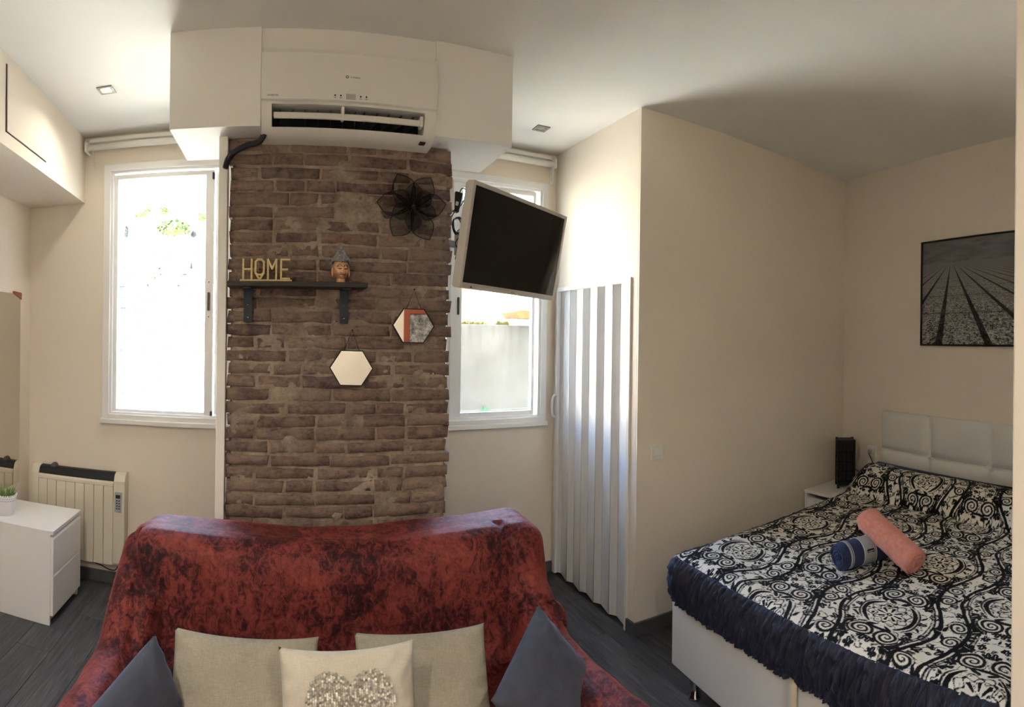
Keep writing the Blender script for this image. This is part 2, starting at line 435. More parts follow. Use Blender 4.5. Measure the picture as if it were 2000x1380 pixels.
while z + ch < SZ + .01 and nb < 298:
    h = ch - .0085 + random.uniform(-.003, .003)
    if z + h > SZ - .004: h = SZ - .004 - z
    x = -PW / 2 + random.uniform(-.006, .006)
    first = True
    while x < PW / 2 - .03:
        L = random.choice([.135, .14, .27, .275, .205, .275])
        if first and row % 2: L = random.choice([.135, .205])
        first = False
        rest = PW / 2 - x
        if rest < L + .07: L = rest if rest < .31 else rest / 2
        w = L - .011
        xe = x + w
        if xe > PW / 2 - .04: xe = PW / 2 + random.uniform(-.010, .009)
        o = bpy.data.objects.new('brick', brick_mesh(xe - x, h)); C.objects.link(o); o.parent = pil
        o.location = ((x + xe) / 2, random.uniform(-.003, .003), z + h / 2 + random.uniform(-.0015, .0015)); o.rotation_euler = (random.uniform(-.02, .02), random.uniform(-.012, .012), random.uniform(-.012, .012)); nb += 1
        x = xe + .011
    z += ch; row += 1
print('bricks', nb)
# white upright beside the pillar
struct(MB().box(-.312, -.272, 2.385, 2.45, 0, SZ, .003).build('trim_1', SOFF), 'slim white upright beside the brick pillar')

# ------------------------------------------------------------------ windows
def glass_mat():
    t = NT('window_glass'); tr = t.new('ShaderNodeBsdfTransparent'); gl = t.new('ShaderNodeBsdfGlossy'); gl.inputs['Roughness'].default_value = .02
    fr = t.new('ShaderNodeFresnel'); fr.inputs[0].default_value = 1.45; mx = t.new('ShaderNodeMixShader')
    tr.inputs[0].default_value = (.95, .97, .97, 1)
    t.link(t.math('MULTIPLY', fr.outputs[0], .8), mx.inputs[0]); t.link(tr.outputs[0], mx.inputs[1]); t.link(gl.outputs[0], mx.inputs[2]); t.link(mx.outputs[0], t.out.inputs[0]); return t.m
GLASS = glass_mat()
def rect_frame(m, x0, x1, z0, z1, w, y0, y1, bev=.003):
    m.box(x0, x0 + w, y0, y1, z0, z1, bev); m.box(x1 - w, x1, y0, y1, z0, z1, bev)
    m.box(x0 + w, x1 - w, y0, y1, z0, z0 + w, bev); m.box(x0 + w, x1 - w, y0, y1, z1 - w, z1, bev); return m
def window(n, w, gl0, gl1, gz0, gz1, stile, latch_left):
    x0, x1, z0, z1 = w; y = YF
    root = sroot('window_%d' % n, (0, 0, 0), 0, ['', 'tall white sliding window left of the brick pillar', 'tall white window behind the television'][n])
    m = MB(); rect_frame(m, x0 - .002, x1 + .002, z0, z1, .045, y - .022, y + .06)
    rect_frame(m, x0 + .04, x1 - .04, z0 + .04, z1 - .04, .018, y - .006, y + .075, .002); m.build('window_frame', PVC, root)
    s0, s1 = (gl0 - .022, stile + .0) if not latch_left else (stile, gl1 + .022)
    m = MB(); m.box(min(gl0, s0) - .022, gl0, y + .02, y + .05, gz0 - .03, gz1 + .03, .003); m.box(gl1, gl1 + (stile - gl1 if not latch_left else .022), y + .02, y + .05, gz0 - .03, gz1 + .03, .003)
    if latch_left: m.box(stile, gl0, y + .012, y + .05, gz0 - .03, gz1 + .03, .003)
    m.box(gl0, gl1, y + .02, y + .05, gz0 - .045, gz0, .003); m.box(gl0, gl1, y + .02, y + .05, gz1, gz1 + .03, .003)
    sash = m.build('sash', PVC, root)
    # the second, parked leaf on the pillar side
    m = MB()
    if not latch_left: rect_frame(m, stile + .004, x1 - .05, gz0 - .03, gz1 + .03, .03, y + .052, y + .075)
    else: rect_frame(m, x0 + .05, stile - .004, gz0 - .03, gz1 + .03, .03, y + .052, y + .075)
    m.build('parked_sash', PVC, root)
    MB().box(gl0, gl1, y + .033, y + .037, gz0, gz1).build('pane', GLASS, root)
    a, b = (stile + .034, x1 - .08) if not latch_left else (x0 + .08, stile - .034)
    if b - a > .02: MB().box(a, b, y + .061, y + .065, gz0, gz1).build('pane', GLASS, root)
    # sill ledge under the frame
    MB().box(x0 - .012, x1 + .012, y - .034, y + .05, z0 - .018, z0 + .012, .004).build('window_sill', PVC, root)
    lx = (gl1 + .026) if not latch_left else (gl0 - .026)
    MB().box(lx - .007, lx + .007, y + .004, y + .03, 1.80, 1.915, .003).build('latch', M('grey_latch', (88, 84, 80), .4, metal=.4), sash)
    m = MB()
    for zz in (1.76, 1.98): m.lathe([(0, 0), (.004, 0), (.004, .003), (0, .003)], 10, (lx, y + .018, zz), 'y')
    m.build('screw', M('grey_latch', (88, 84, 80)), sash)
    if not latch_left:
        for zz in (gz0 - .01, gz1 - .01): MB().box(stile - .012, stile + .002, y + .0, y + .03, zz - .02, zz + .02, .002).build('corner_stop', M('dark_stop', (58, 55, 58), .5), root)
    return root
window(1, W1, -1.107, -.523, 1.15, 2.662, -.468, False)
window(2, W2, 1.138, 1.66, 1.148, 2.645, 1.058, True)

# roller blinds above the windows
def blind(label, xa, xb, z, chain_x, end):
    t = thing('roller_blind', label, 'blind', (0, 0, 0))
    MB().lathe([(0, xa), (.021, xa), (.021, xb), (0, xb)], 20, (0, YF - .06, z), 'x').build('tube', WPL, t, True)
    for xx in (xa, xb): MB().box(xx - .006, xx + .006, YF - .095, YF, z - .03, z + .035, .003).build('bracket', WPL, t)
    MB().lathe([(0, 0), (.026, 0), (.03, .004), (.03, .014), (.026, .018), (0, .018)], 18, (end - .009, YF - .06, z), 'x').build('chain_wheel', WPL, t, True)
    m = MB()
    for k in range(2):
        m.tube([(chain_x, YF - .075 + .03 * k, z), (chain_x, YF - .075 + .03 * k, z - .12)], .0022, 6)
    m.tube([(chain_x, YF - .075, z - .12), (chain_x, YF - .06, z - .135), (chain_x, YF - .045, z - .12)], .0022, 6, smooth=4)
    m.build('chain', M('chain_plastic', (215, 212, 205), .4), t)
    MB().box(xa + .01, xb - .01, YF - .05, YF - .002, z + .036, z + .062, .003).build('top_rail', WPL, t)
blind('white roller blind tube above the left window', -1.30, -.30, 2.862, -1.255, -1.30)
blind('white roller blind tube above the right window, beside the door wall', .85, 1.775, 2.862, 1.76, 1.775)

# ------------------------------------------------------------------ folding door
door = sroot('door_1', (XD, DY0, 0), 0, 'white concertina folding door')
DW = DY1 - DY0
def pvc_panel_mat():
    t = NT('white_folding_pvc'); p = t.pos('Object')
    f = t.noise(t.mapping(p, (14, 14, .6)), 6, 4)
    t.link(t.ramp(f, [(.3, lin((226, 226, 228))), (.7, lin((238, 238, 238)))]), t.b.inputs['Base Color'])
    t.b.inputs['Roughness'].default_value = .28; t.b.inputs['Specular IOR Level'].default_value = .6; t.bump(f, .05, .002); return t.m
FOLD = pvc_panel_mat()
ny = 10; yy = 0.012; pts = [(yy, .002)]
wide, nar = .122, .047
k = 0
while yy < DW - .03:
    st = (wide if k % 2 == 0 else nar); yy = min(yy + st, DW - .012); pts.append((yy, .030 if k % 2 == 0 else .002)); k += 1
for (ya, xa), (yb, xb) in zip(pts, pts[1:]):
    dy, dx = yb - ya, xb - xa; L = math.hypot(dy, dx)
    m = MB(); m.box(-L / 2 + .003, L / 2 - .003, -.004, .004, .012, 1.985, .0025)
    m.build('panel', FOLD, door, False, ((xa + xb) / 2 + .004, (ya + yb) / 2, 0), (0, 0, math.atan2(dy, dx)))
m = MB()
for (ya, xa) in pts[1:-1]: m.lathe([(0, .012), (.0045, .012), (.0045, 1.985), (0, 1.985)], 10, (xa + .004, ya, 0))
m.build('hinge_strip', FOLD, door, True)
MB().box(-.008, .05, 0, DW, 1.978, 2.006, .002).build('top_rail', WPL, door)
MB().box(-.010, .0, -.014, .010, 0, 2.006, .002).build('jamb', WPL, door)
MB().box(-.006, .03, DW - .012, DW, .0, 1.98, .002).build('jamb', M('grey_jamb', (150, 150, 152), .5), door)
MB().box(-.012, .012, DW - .045, DW - .013, .012, 1.978, .003).build('lead_post', FOLD, door)
MB().tube([(-.010, DW - .03, 1.10), (-.034, DW - .03, 1.12), (-.040, DW - .03, 1.18), (-.034, DW - .03, 1.24), (-.010, DW - .03, 1.26)], .009, 10, smooth=5).build('handle', WPL, door, True)

# ------------------------------------------------------------------ downlights
def downlight(label, x, y, on, tilt=0.0):
    t = thing('downlight', label, 'ceiling light', (x, y, H), tilt, 'square recessed downlights')
    m = MB(); s = .043
    for a, b, c, d_ in ((-s, s, -s, -s + .017), (-s, s, s - .017, s), (-s, -s + .017, -s + .017, s - .017), (s - .017, s, -s + .017, s - .017)): m.box(a, b, c, d_, -.006, 0, .0015)
    m.build('bezel', M('downlight_silver', (150, 147, 138), .4, metal=.4), t)
    if on:
        MB().lathe([(0, -.004), (.024, -.004), (.026, -.001), (0, -.001)], 20).build('lamp', M('lamp_lit', (255, 240, 205), .5, emit=((255, 226, 170), 3.0)), t)
        ld = bpy.data.lights.new('lamp_light', 'AREA'); ld.shape = 'DISK'; ld.size = .05; ld.energy = on; ld.color = (1.0, .92, .82); ld.spread = R(150)
        lo = bpy.data.objects.new('lamp_light', ld); C.objects.link(lo); lo.parent = t; lo.location = (0, 0, -.012)
    else:
        MB().lathe([(0, -.002), (.020, -.002), (.026, -.0045), (.026, -.001), (0, -.001)], 20).build('lamp', M('lamp_off', (150, 150, 148), .3), t)
dlp = onZ(208, 175, H); downlight('lit square downlight in the ceiling above the left window', dlp.x, dlp.y, .45)
dlp = onZ(1057, 250, H); downlight('unlit square downlight in the ceiling above the right window', dlp.x, dlp.y, 0)
REAR_FILL = 2.9  # power of unseen lamps added behind the camera to brighten the room
for i, (lx, ly, lb) in enumerate(((-1.0, .2, 'added unseen fill downlight behind the sofa area near the left wall'), (.9, -.9, 'added unseen fill downlight in the rear ceiling towards the partition'), (-.6, -1.4, 'added unseen fill downlight at the back of the room'))):
    downlight(lb, lx, ly, REAR_FILL)

# ------------------------------------------------------------------ sofa and throw
def ssm(a, b, k=.03):  # smooth maximum
    h = np.clip(.5 + .5 * (a - b) / k, 0, 1); return b * (1 - h) + a * h + k * h * (1 - h)
def block(x, y, x0, x1, y0, y1, z, r, slope=7.0):
    cx, cy = (x0 + x1) / 2, (y0 + y1) / 2
    qx = np.abs(x - cx) - (x1 - x0) / 2 + r; qy = np.abs(y - cy) - (y1 - y0) / 2 + r
    dd = np.hypot(np.maximum(qx, 0), np.maximum(qy, 0)) + np.minimum(np.maximum(qx, qy), 0)     # dd = 0 at inset r
    dd = dd
    t = np.clip(dd / r, 0, 1)
    return np.where(dd < r * .985, z - r + r * np.sqrt(np.maximum(1 - t * t, 0)), z - r + r * .17 - slope * (dd - r * .985))
SFX0, SFX1 = -.63, 1.02
def sofa_h(x, y, grow=0.0):
    zb = .874 + .011 * np.cos((x - .22) / .78 * PI) * -1
    back = block(x, y, -.575 - grow, 1.035 + grow, 1.93 - grow, 2.27 + grow * .3, zb + grow, .10, 9)
    # the backrest leans: its front swells out towards the seat
    lean = np.where((x > -.62) & (x < 1.0), zb - .10 - (1.99 - y) * 2.35, 0.0)
    lean = np.where(y < 1.99, lean, zb - .02) - np.maximum(0, np.abs(x - .23) - .73) * 3.2
    lean = np.where(y > 2.2, -1, lean)
    back = ssm(back, np.where(y < 2.05, lean, -1), .05)
    tent = .26 * np.clip((y - 1.70) / .38, 0, 1) ** 1.15           # the cloth runs straight from the back to the arms
    al = block(x, y, SFX0 - grow, SFX0 + .17 + grow, 1.02 - grow, 2.15, .585 + grow + tent, .085, 9)
    ar = block(x, y, SFX1 - .15 - grow, SFX1 + grow, 1.02 - grow, 2.15, .575 + grow + tent, .085, 9)
    seat = block(x, y, SFX0 + .1, SFX1 - .1, 1.0 - grow, 2.1, .435 + grow, .06, 9)
    return ssm(ssm(back, seat, .04), ssm(al, ar, .02), .09)
def velvet_mat():
    t = NT('crushed_red_velvet'); p = t.pos('Object')
    a = t.noise(p, 5.5, 4, .6, .6); b = t.noise(t.mapping(p, (1.25, 1, .8)), 30, 6, .8, .9); c = t.noise(p, 85, 3, .6)
    f = t.math('ADD', t.math('MULTIPLY', a, .46), t.math('ADD', t.math('MULTIPLY', b, .72), t.math('MULTIPLY', c, .12)))
    col = t.ramp(f, [(.54, lin((36, 13, 18))), (.615, lin((78, 28, 30))), (.67, lin((114, 48, 43))), (.80, lin((138, 64, 56)))])
    t.link(col, t.b.inputs['Base Color']); t.b.inputs['Roughness'].default_value = .62; t.b.inputs['Specular IOR Level'].default_value = .25
    t.b.inputs['Sheen Weight'].default_value = .32; t.b.inputs['Sheen Tint'].default_value = lin((235, 130, 125)); t.b.inputs['Sheen Roughness'].default_value = .38
    t.bump(t.math('ADD', b, t.math('MULTIPLY', c, .4)), .35, .006); return t.m
VELVET = velvet_mat()
SOFAF = M('sofa_fabric', (96, 84, 78), .9, bump=(120, .3))
sofa = thing('sofa', 'two-seat sofa standing under the red velvet throw', 'sofa', (.19, 1.6, 0))
def loc_box(nm, x0, x1, y0, y1, z0, z1, bev, mat=None): return MB().box(x0 - .19, x1 - .19, y0 - 1.6, y1 - 1.6, z0, z1, bev, 3).build(nm, mat or SOFAF, sofa)
loc_box('base', SFX0 + .05, SFX1 - .05, 1.10, 2.08, .08, .30, .02)
loc_box('seat_cushion', SFX0 + .19, .185, 1.08, 1.80, .30, .40, .04); loc_box('seat_cushion', .195, SFX1 - .19, 1.08, 1.80, .30, .40, .04)
loc_box('backrest', -.46, .87, 1.99, 2.2, .10, .80, .06)
loc_box('arm', SFX0 + .03, SFX0 + .15, 1.06, 2.05, .08, .53, .04); loc_box('arm', SFX1 - .13, SFX1 - .03, 1.06, 2.05, .08, .52, .04)
for lx in (SFX0 + .1, SFX1 - .1):
    for ly in (1.14, 2.02): MB().lathe([(0, 0), (.016, 0), (.024, .085), (0, .085)], 12, (lx - .19, ly - 1.6, 0)).build('leg', BLACKP, sofa, True)
# the throw: a draped sheet with folds
gx = np.linspace(-.80, 1.24, 240); gy = np.linspace(.86, 2.36, 178)
GX, GY = np.meshgrid(gx, gy, indexing='ij')
Z = np.maximum(sofa_h(GX, GY, .012), .012)
gxx, gyy = np.gradient(Z, gx, gy); nrm = np.sqrt(1 + gxx ** 2 + gyy ** 2)
NX, NY, NZ = -gxx / nrm, -gyy / nrm, 1 / nrm
steep = np.clip((nrm - 1.1) / 2.0, 0, 1)
w1 = (fbm(GX * 4 + 3, GY * 4, 11, 3) - .45) * .026
fold = np.sin(GX * 21 + 3 * fbm(GX * 3, Z * 4 + GY * 2, 5, 2) + 5 * Z) * .006 * steep * np.clip((.9 - Z) * 2.2, 0, 1)
side = np.clip((np.abs(GX - .19) - .74) * 8, 0, 1) * np.clip((.62 - Z) * 3, 0, 1)
hang = np.sin(GY * 26 + 3 * fbm(GY * 4, Z * 3, 8, 2)) * .018 * side
diag = np.exp(-((GX + .50 + (Z - .6) * .30) / .022) ** 2) * .016 * (Z > .5) * (GY < 2.05) + np.exp(-((GX - .93 + (Z - .6) * .25) / .02) ** 2) * .014 * (Z > .5) * (GY < 2.05)
D = w1 * np.clip((Z - .02) * 10, 0, 1) + fold + hang - diag
throw = thing('sofa_throw', 'crushed dark red velvet throw draped over the whole sofa', 'throw', (0, 0, 0))
tm = grid('cloth', GX + NX * D, GY + NY * D, np.maximum(Z + NZ * D, .010), VELVET, throw)
# bunched flap of cloth on the right arm
m = MB(); fp = onZ(1092, 1190, .60)
fs = []
for k in range(15):
    u = k / 14; ang = u * 2.3 - .4
    for q in range(12):
        a = 2 * PI * q / 12
        r = (.030 + .012 * math.sin(3 * a + u * 5)) * (1 - .35 * abs(u - .45))
        fs.append((fp.x - .045 + .03 * math.sin(ang) + r * math.cos(a) * 1.1, fp.y + .09 - .14 * u + .01 * math.sin(2 * a), fp.z - .015 + .025 * math.sin(u * PI) + r * .85 * math.sin(a)))
fcs = [(k * 12 + q, k * 12 + (q + 1) % 12, (k + 1) * 12 + (q + 1) % 12, (k + 1) * 12 + q) for k in range(14) for q in range(12)] + [tuple(range(12))[::-1], tuple(range(168, 180))]
m.raw(fs, fcs).build('bunched_fold', VELVET, throw, True)

# ------------------------------------------------------------------ cushions
def cushion_mesh(name, w, h, t, mat, parent, pinch=.055, seed=0, nrm_wr=.006):
    n = 44; u = np.linspace(-1, 1, n); U, V = np.meshgrid(u, u, indexing='ij')
    X = U * w / 2 * (1 - pinch * (1 - V ** 2) ** .8 * np.abs(U) ** 2); Zc = V * h / 2 * (1 - pinch * (1 - U ** 2) ** .8 * np.abs(V) ** 2)
    prof = np.maximum((1 - np.abs(U) ** 2.6), 0) ** .5 * np.maximum((1 - np.abs(V) ** 2.6), 0) ** .5
    wr = (fbm(U * 3 + seed, V * 3, seed, 4) - .47) * nrm_wr * 3 * np.clip(prof * 3, 0, 1)
    rad = nrm_wr * .8 * np.sin(np.arctan2(V, U) * 26 + seed) * np.clip(1 - prof * 1.4, 0, 1) * np.clip(prof * 6, 0, 1)
    Yf = -(t / 2 * prof + wr + rad); Yb = t / 2 * prof
    Xa = np.concatenate([X, X[::-1]], 0)  # front then back sheet, closed around the rim
    vf = np.stack([X, Yf, Zc], -1).reshape(-1, 3); vb = np.stack([X, Yb, Zc], -1).reshape(-1, 3)
    q = lambda i, j: i * n + j
    fc = []
    for i in range(n - 1):
        for j in range(n - 1):
            fc.append((q(i, j), q(i + 1, j), q(i + 1, j + 1), q(i, j + 1)))
            fc.append((n * n + q(i, j), n * n + q(i, j + 1), n * n + q(i + 1, j + 1), n * n + q(i + 1, j)))
    me = bpy.data.meshes.new(name); me.from_pydata(np.concatenate([vf, vb]).tolist(), [], fc)
    bm = bmesh.new(); bm.from_mesh(me); bmesh.ops.remove_doubles(bm, verts=bm.verts, dist=.0004); bm.to_mesh(me); bm.free()
    return link(name, me, mat, parent, True)
def linen(name, a, b):
    t = NT(name); p = t.pos('Object')
    n1 = t.noise(t.mapping(p, (60, 60, 900)), 1, 3); n2 = t.noise(t.mapping(p, (900, 60, 60)), 1, 3); n3 = t.noise(p, 7, 3)
    f = t.math('ADD', t.math('MULTIPLY', n1, .4), t.math('ADD', t.math('MULTIPLY', n2, .4), t.math('MULTIPLY', n3, .2)))
    t.link(t.ramp(f, [(.38, lin(a)), (.6, lin(b))]), t.b.inputs['Base Color']); t.b.inputs['Roughness'].default_value = .9; t.b.inputs['Specular IOR Level'].default_value = .2
    t.b.inputs['Sheen Weight'].default_value = .15
    t.bump(f, .25, .002); return t.m
LINEN = linen('grey_beige_linen', (140, 134, 120), (168, 161, 145)); CREAM = linen('cream_cotton', (188, 180, 164), (205, 198, 182))
SLATE = M('slate_blue_microfibre', (66, 70, 82), .85, sheen=(.35, (150, 165, 200), .4), vary=(9, .1), bump=(160, .12))
def cushion(name, label, w, h, t, mat, c, rot, seed, pinch=.055):
    o = thing(name, label, 'cushion', c, rot=rot, group='cushions on the sofa')
    cushion_mesh('cover', w, h, t, mat, o, pinch, seed)
    m = MB(); hw, hh = w / 2, h / 2
    return o
cushion('scatter_cushion', 'plain grey-beige linen cushion behind and left of the heart cushion', .452, .42, .12, LINEN, (-.117, 1.559, .536), (R(-30), R(.8), 0), 3)
cushion('scatter_cushion', 'plain grey-beige linen cushion behind and right of the heart cushion', .430, .42, .12, LINEN, (.429, 1.560, .531), (R(-30), R(2.2), R(-1)), 5)
heart = cushion('heart_cushion', 'cream cushion with a silver sequin heart in front of the linen cushions', .385, .40, .11, CREAM, (.182, 1.431, .594), (R(-18), R(-.5), 0), 8, .07)
cushion('slate_cushion', 'slate blue cushion tilted on its corner against the left sofa arm', .38, .38, .13, SLATE, (-.385, 1.39, .540), (R(-30), R(68), R(33)), 13, .05)
cushion('slate_cushion', 'slate blue cushion tilted on its corner against the right sofa arm', .365, .365, .13, SLATE, (.800, 1.455, .553), (R(-60), R(52), R(-24)), 17, .05)
# sequin heart: rows of small overlapping discs lying on the cushion's face
def sequin_mat():
    t = NT('silver_sequins'); rnd = t.noise(t.pos('Object'), 160, 1)
    t.link(t.ramp(rnd, [(.3, lin((190, 187, 176))), (.7, lin((244, 241, 230)))]), t.b.inputs['Base Color'])
    t.b.inputs['Metallic'].default_value = .6; t.b.inputs['Roughness'].default_value = .3; return t.m
V = []; Fc = []
def cush_y(x, z, w=.392, h=.40, t=.11):
    U, Vv = min(.999, abs(x / (w / 2))), min(.999, abs(z / (h / 2))); return -t / 2 * (max(0, 1 - U ** 2.6) ** .5) * (max(0, 1 - Vv ** 2.6) ** .5) - .0075
st = .0062
for i in range(-26, 27):
    for j in range(-30, 30):
        x = i * st; z = j * st * .9 + (st * .45 if i % 2 else 0) - .012
        hx, hz = x / .128, (z - .018) / .128
        if (hx * hx + hz * hz - .62) ** 3 - hx * hx * hz ** 3 * 1.1 > 0: continue
        n0 = len(V); tx, tz = random.uniform(-.35, .35), random.uniform(-.2, .45); y = cush_y(x, z)
        for k in range(6):
            a = k * PI / 3; px, pz = .0034 * math.cos(a), .0034 * math.sin(a)
            V.append((x + px, y - .0012 + px * tx - pz * tz, z + pz))
        Fc.append(tuple(range(n0, n0 + 6))[::-1])
sq = MB().raw(V, Fc).build('sequin_heart', sequin_mat(), heart); sq['kind'] = 'stuff'; sq['label'] = 'silver sequin heart'

# ------------------------------------------------------------------ air conditioner
ac = thing('air_conditioner', 'white wall air conditioner with open louvre above the brick pillar', 'air conditioner', (.255, 2.25, 2.50))
AW = .750
ACW = M('ac_white', (232, 230, 222), .32)
prof = [(.24, .0), (.10, .0), (.055, .012), (.02, .05), (.004, .125), (.0, .16), (.0, .33), (.01, .342), (.24, .342)]
b = MB()
# body in three pieces around the outlet opening: two ends and the shell above and below
sl0, sl1 = -AW / 2 + .045, AW / 2 - .05
b.prism(prof, 'x', -AW / 2, sl0, .0); b.prism(prof, 'x', sl1, AW / 2)
b.prism([(.24, 0), (.10, 0), (.055, .012), (.035, .032), (.10, .05), (.24, .05)], 'x', sl0, sl1)
b.prism([(.24, .13), (.06, .118), (.005, .118), (.0, .16), (.0, .33), (.01, .342), (.24, .342)], 'x', sl0, sl1)
b.prism([(.24, .05), (.15, .05), (.15, .13), (.24, .13)], 'x', sl0, sl1)
sharp(b.build('body', ACW, ac))
MB().prism([(.0, .128), (-.009, .133), (-.010, .325), (-.004, .342), (.0, .342)], 'x', -AW / 2 + .002, AW / 2 - .002).build('front_panel', ACW, ac)
MB().box(sl0, sl1, .135, .149, .052, .117).build('outlet_cavity', M('dark_cavity', (26, 28, 36), .7), ac)
for k in range(12):
    x = sl0 + .03 + k * (sl1 - sl0 - .06) / 11
    MB().box(-.0015, .0015, .045, .135, .070, .112).build('air_fin', M('dark_fin', (58, 62, 72), .5), ac, False, (x, 0, 0), (0, 0, R(14 if k > 6 else -4)))
MB().prism([(.012, .064), (.022, .090), (.027, .089), (.018, .061)], 'x', sl0 + .008, sl1 - .012).build('louvre', ACW, ac)
MB().box(-.006, .006, .012, .05, .066, .116, .001).build('louvre_pivot', ACW, ac, False, (-.03, 0, 0))
MB().box(sl1 - .02, sl1 - .006, .012, .05, .060, .105, .002).build('louvre_motor', ACW, ac)
GREYT = M('grey_print', (112, 108, 100), .6)
DARKT = M('dark_print', (30, 28, 24), .5)
MB().box(-.020, .020, -.0115, -.0095, .139, .161, .0008).build('display', M('ac_display', (188, 184, 176), .2), ac)
for k in (-.066, -.042, .042, .066):
    MB().lathe([(0, 0), (.0036, 0), (.0036, .001), (0, .001)], 12, (k, -.0095, .153), 'y').build('indicator', DARKT, ac)
    MB().box(k - .005, k + .005, -.0104, -.0096, .1425, .1445).build('indicator_caption', GREYT, ac)
b = MB(); b.tube([(-.016 + .0055 * math.cos(a * PI / 8), -.0102, .232 + .0046 * math.sin(a * PI / 8)) for a in range(16)], .0016, 6, True); b.build('logo_ring', GREYT, ac)
text('logo_text', 'vrmelco', .0125, .0003, GREYT, ac, (.018, -.0105, .2315), (PI / 2, 0, 0))
text('corner_text', 'INVERTER', .0105, .0003, GREYT, ac, (-.325, -.0102, .146), (PI / 2, 0, 0))
MB().box(.31, .335, .03, .06, -.004, .002).build('drain_clip', DARKT, ac)
# black drain hose
pts = [onY(523, 258, 2.315), onY(508, 275, 2.33), onY(482, 284, 2.36), onY(458, 297, 2.365), onY(445, 312, 2.355), onY(440, 328, 2.35)]
pts[0].z += .03
hose = MB(); hp = crom(pts, 22)
hose.tube(hp, lambda u: .0125 + .0016 * math.sin(u * 2 * PI * 44), 12)
tag(hose.build('drain_hose', M('hose_black', (44, 46, 56), .5), None, True), 'dark corrugated hose curving down from the air conditioner', 'hose')

# ------------------------------------------------------------------ shelf and the things on it
DWOOD = None
def wood(name, a, b, sc=(3, 30, 30), rough=.6):
    t = NT(name); p = t.pos('Object'); g = t.noise(t.mapping(p, sc), 2, 7, .65, .8)
    t.link(t.ramp(g, [(.3, lin(a)), (.7, lin(b))]), t.b.inputs['Base Color']); t.b.inputs['Roughness'].default_value = rough; t.bump(g, .3, .003); return t.m
DWOOD = wood('dark_stained_wood', (38, 34, 32), (72, 62, 56))
STEEL = M('blue_grey_steel', (54, 62, 70), .5, metal=.4, vary=(20, .15))
sh = thing('wall_shelf', 'dark wooden shelf on two steel brackets on the brick pillar', 'shelf', (.04, 2.40, 1.855))
MB().box(-.298, .302, -.135, .0, 0, .022, .003).build('board', DWOOD, sh)
for bx in (-.214, .214):
    br = MB(); br.box(bx - .019, bx + .019, -.008, .0, -.150, -.001, .001); br.box(bx - .019, bx + .019, -.12, -.008, -.007, -.001, .001)
    bo_ = br.build('bracket', STEEL, sh)
    for zz in (-.072, -.128): MB().lathe([(0, 0), (.0045, 0), (.003, .003), (0, .0035)], 10, (bx, -.008, zz), 'y').build('screw', CHROME, bo_, True)
SHZ = 1.877
PALEW = wood('pale_wood', (196, 172, 112), (226, 204, 148), (20, 3, 20))
ho = thing('letter_sign', 'pale wooden letters spelling HOME on the shelf', 'sign', (-.093, 2.335, SHZ))
MB().box(-.112, .112, -.026, .026, 0, .011, .002).build('base', PALEW, ho)
def letter(segs, x, nm):
    m = MB()
    for q_, (ax, az, bx, bz) in enumerate(segs):
        dx, dz = bx - ax, bz - az; L = math.hypot(dx, dz); a = math.atan2(dz, dx)
        mt = Matrix.Translation((x + (ax + bx) / 2, 0, .011 + (az + bz) / 2)) @ Matrix.Rotation(-a, 4, 'Y')
        m.box(-L / 2 - .0035, L / 2 + .0035, -.008 - .00035 * q_, .008 + .00035 * q_, -.0042, .0042, .0008, 1, mt)
    m.build('letter', PALEW, ho)
lh = .088; w = .036
letter([(0, .004, 0, lh), (w, .004, w, lh), (0, lh * .52, w, lh * .52)], -.099, 'H')
letter([(0, .03, 0, lh - .010), (0, lh - .010, .010, lh), (.010, lh, w - .010, lh), (w - .010, lh, w, lh - .010), (w, lh - .010, w, .03), (w, .03, w / 2 + .003, .006), (w / 2 - .003, .006, 0, .03), (0, .03, .010, .022), (.010, .022, w - .010, .022), (w - .010, .022, w, .03)], -.046, 'O')
letter([(0, .004, 0, lh), (0, lh, w / 2, lh * .56), (w / 2, lh * .56, w, lh), (w, lh, w, .004)], .008, 'M')
letter([(0, .004, 0, lh), (0, lh, w, lh), (0, lh * .52, w * .75, lh * .52), (0, .006, w, .006)], .065, 'E')

# head statue: copper face, silver curls
COPPER = M('aged_copper', (224, 172, 132), .32, metal=.45, vary=(60, .25)); SILVER = M('dark_silver', (150, 152, 158), .38, metal=.5, vary=(90, .4))
hd = thing('head_statue', 'small serene copper-faced head statue with silver curls on the shelf', 'statue', (.232, 2.335, SHZ), R(8))
n1, n2 = 72, 56
th = np.linspace(0, 2 * PI, n1, endpoint=False); ph = np.linspace(.02, PI - .02, n2); TH_, PH = np.meshgrid(th, ph, indexing='ij')
hx = np.sin(PH) * np.sin(TH_); hy = -np.sin(PH) * np.cos(TH_); hz = np.cos(PH)
rx, ry, rz = .0365, .038, .050
jaw = 1 - .24 * np.clip(-hz, 0, 1) ** 1.3
X = hx * rx * jaw; Yh = hy * ry * (1 - .12 * np.clip(-hz, 0, 1)); Zh = hz * rz
fr = np.clip(-hy, 0, 1)
def gb(x0, z0, sx, sz, a): return a * np.exp(-((X - x0) / sx) ** 2 - ((Zh - z0) / sz) ** 2) * fr
dsp = gb(0, -.008, .0042, .013, .0075) + gb(0, -.016, .0075, .004, .0035) + gb(0, -.0255, .011, .0028, .0032) + gb(0, -.0305, .009, .003, .0032) - gb(0, -.0278, .013, .0014, .003) + gb(0, -.040, .009, .006, .003)
for sg in (-1, 1):
    dsp = dsp + gb(sg * .0135, .0045, .0075, .0042, .0030) - gb(sg * .0135, -.0005, .010, .0016, .0026) - gb(sg * .013, .0105, .010, .003, .0026) + gb(sg * .0145, .0155, .011, .0020, .0026) + gb(sg * .016, -.016, .009, .009, .0025)
Yh = Yh - dsp * 1.7
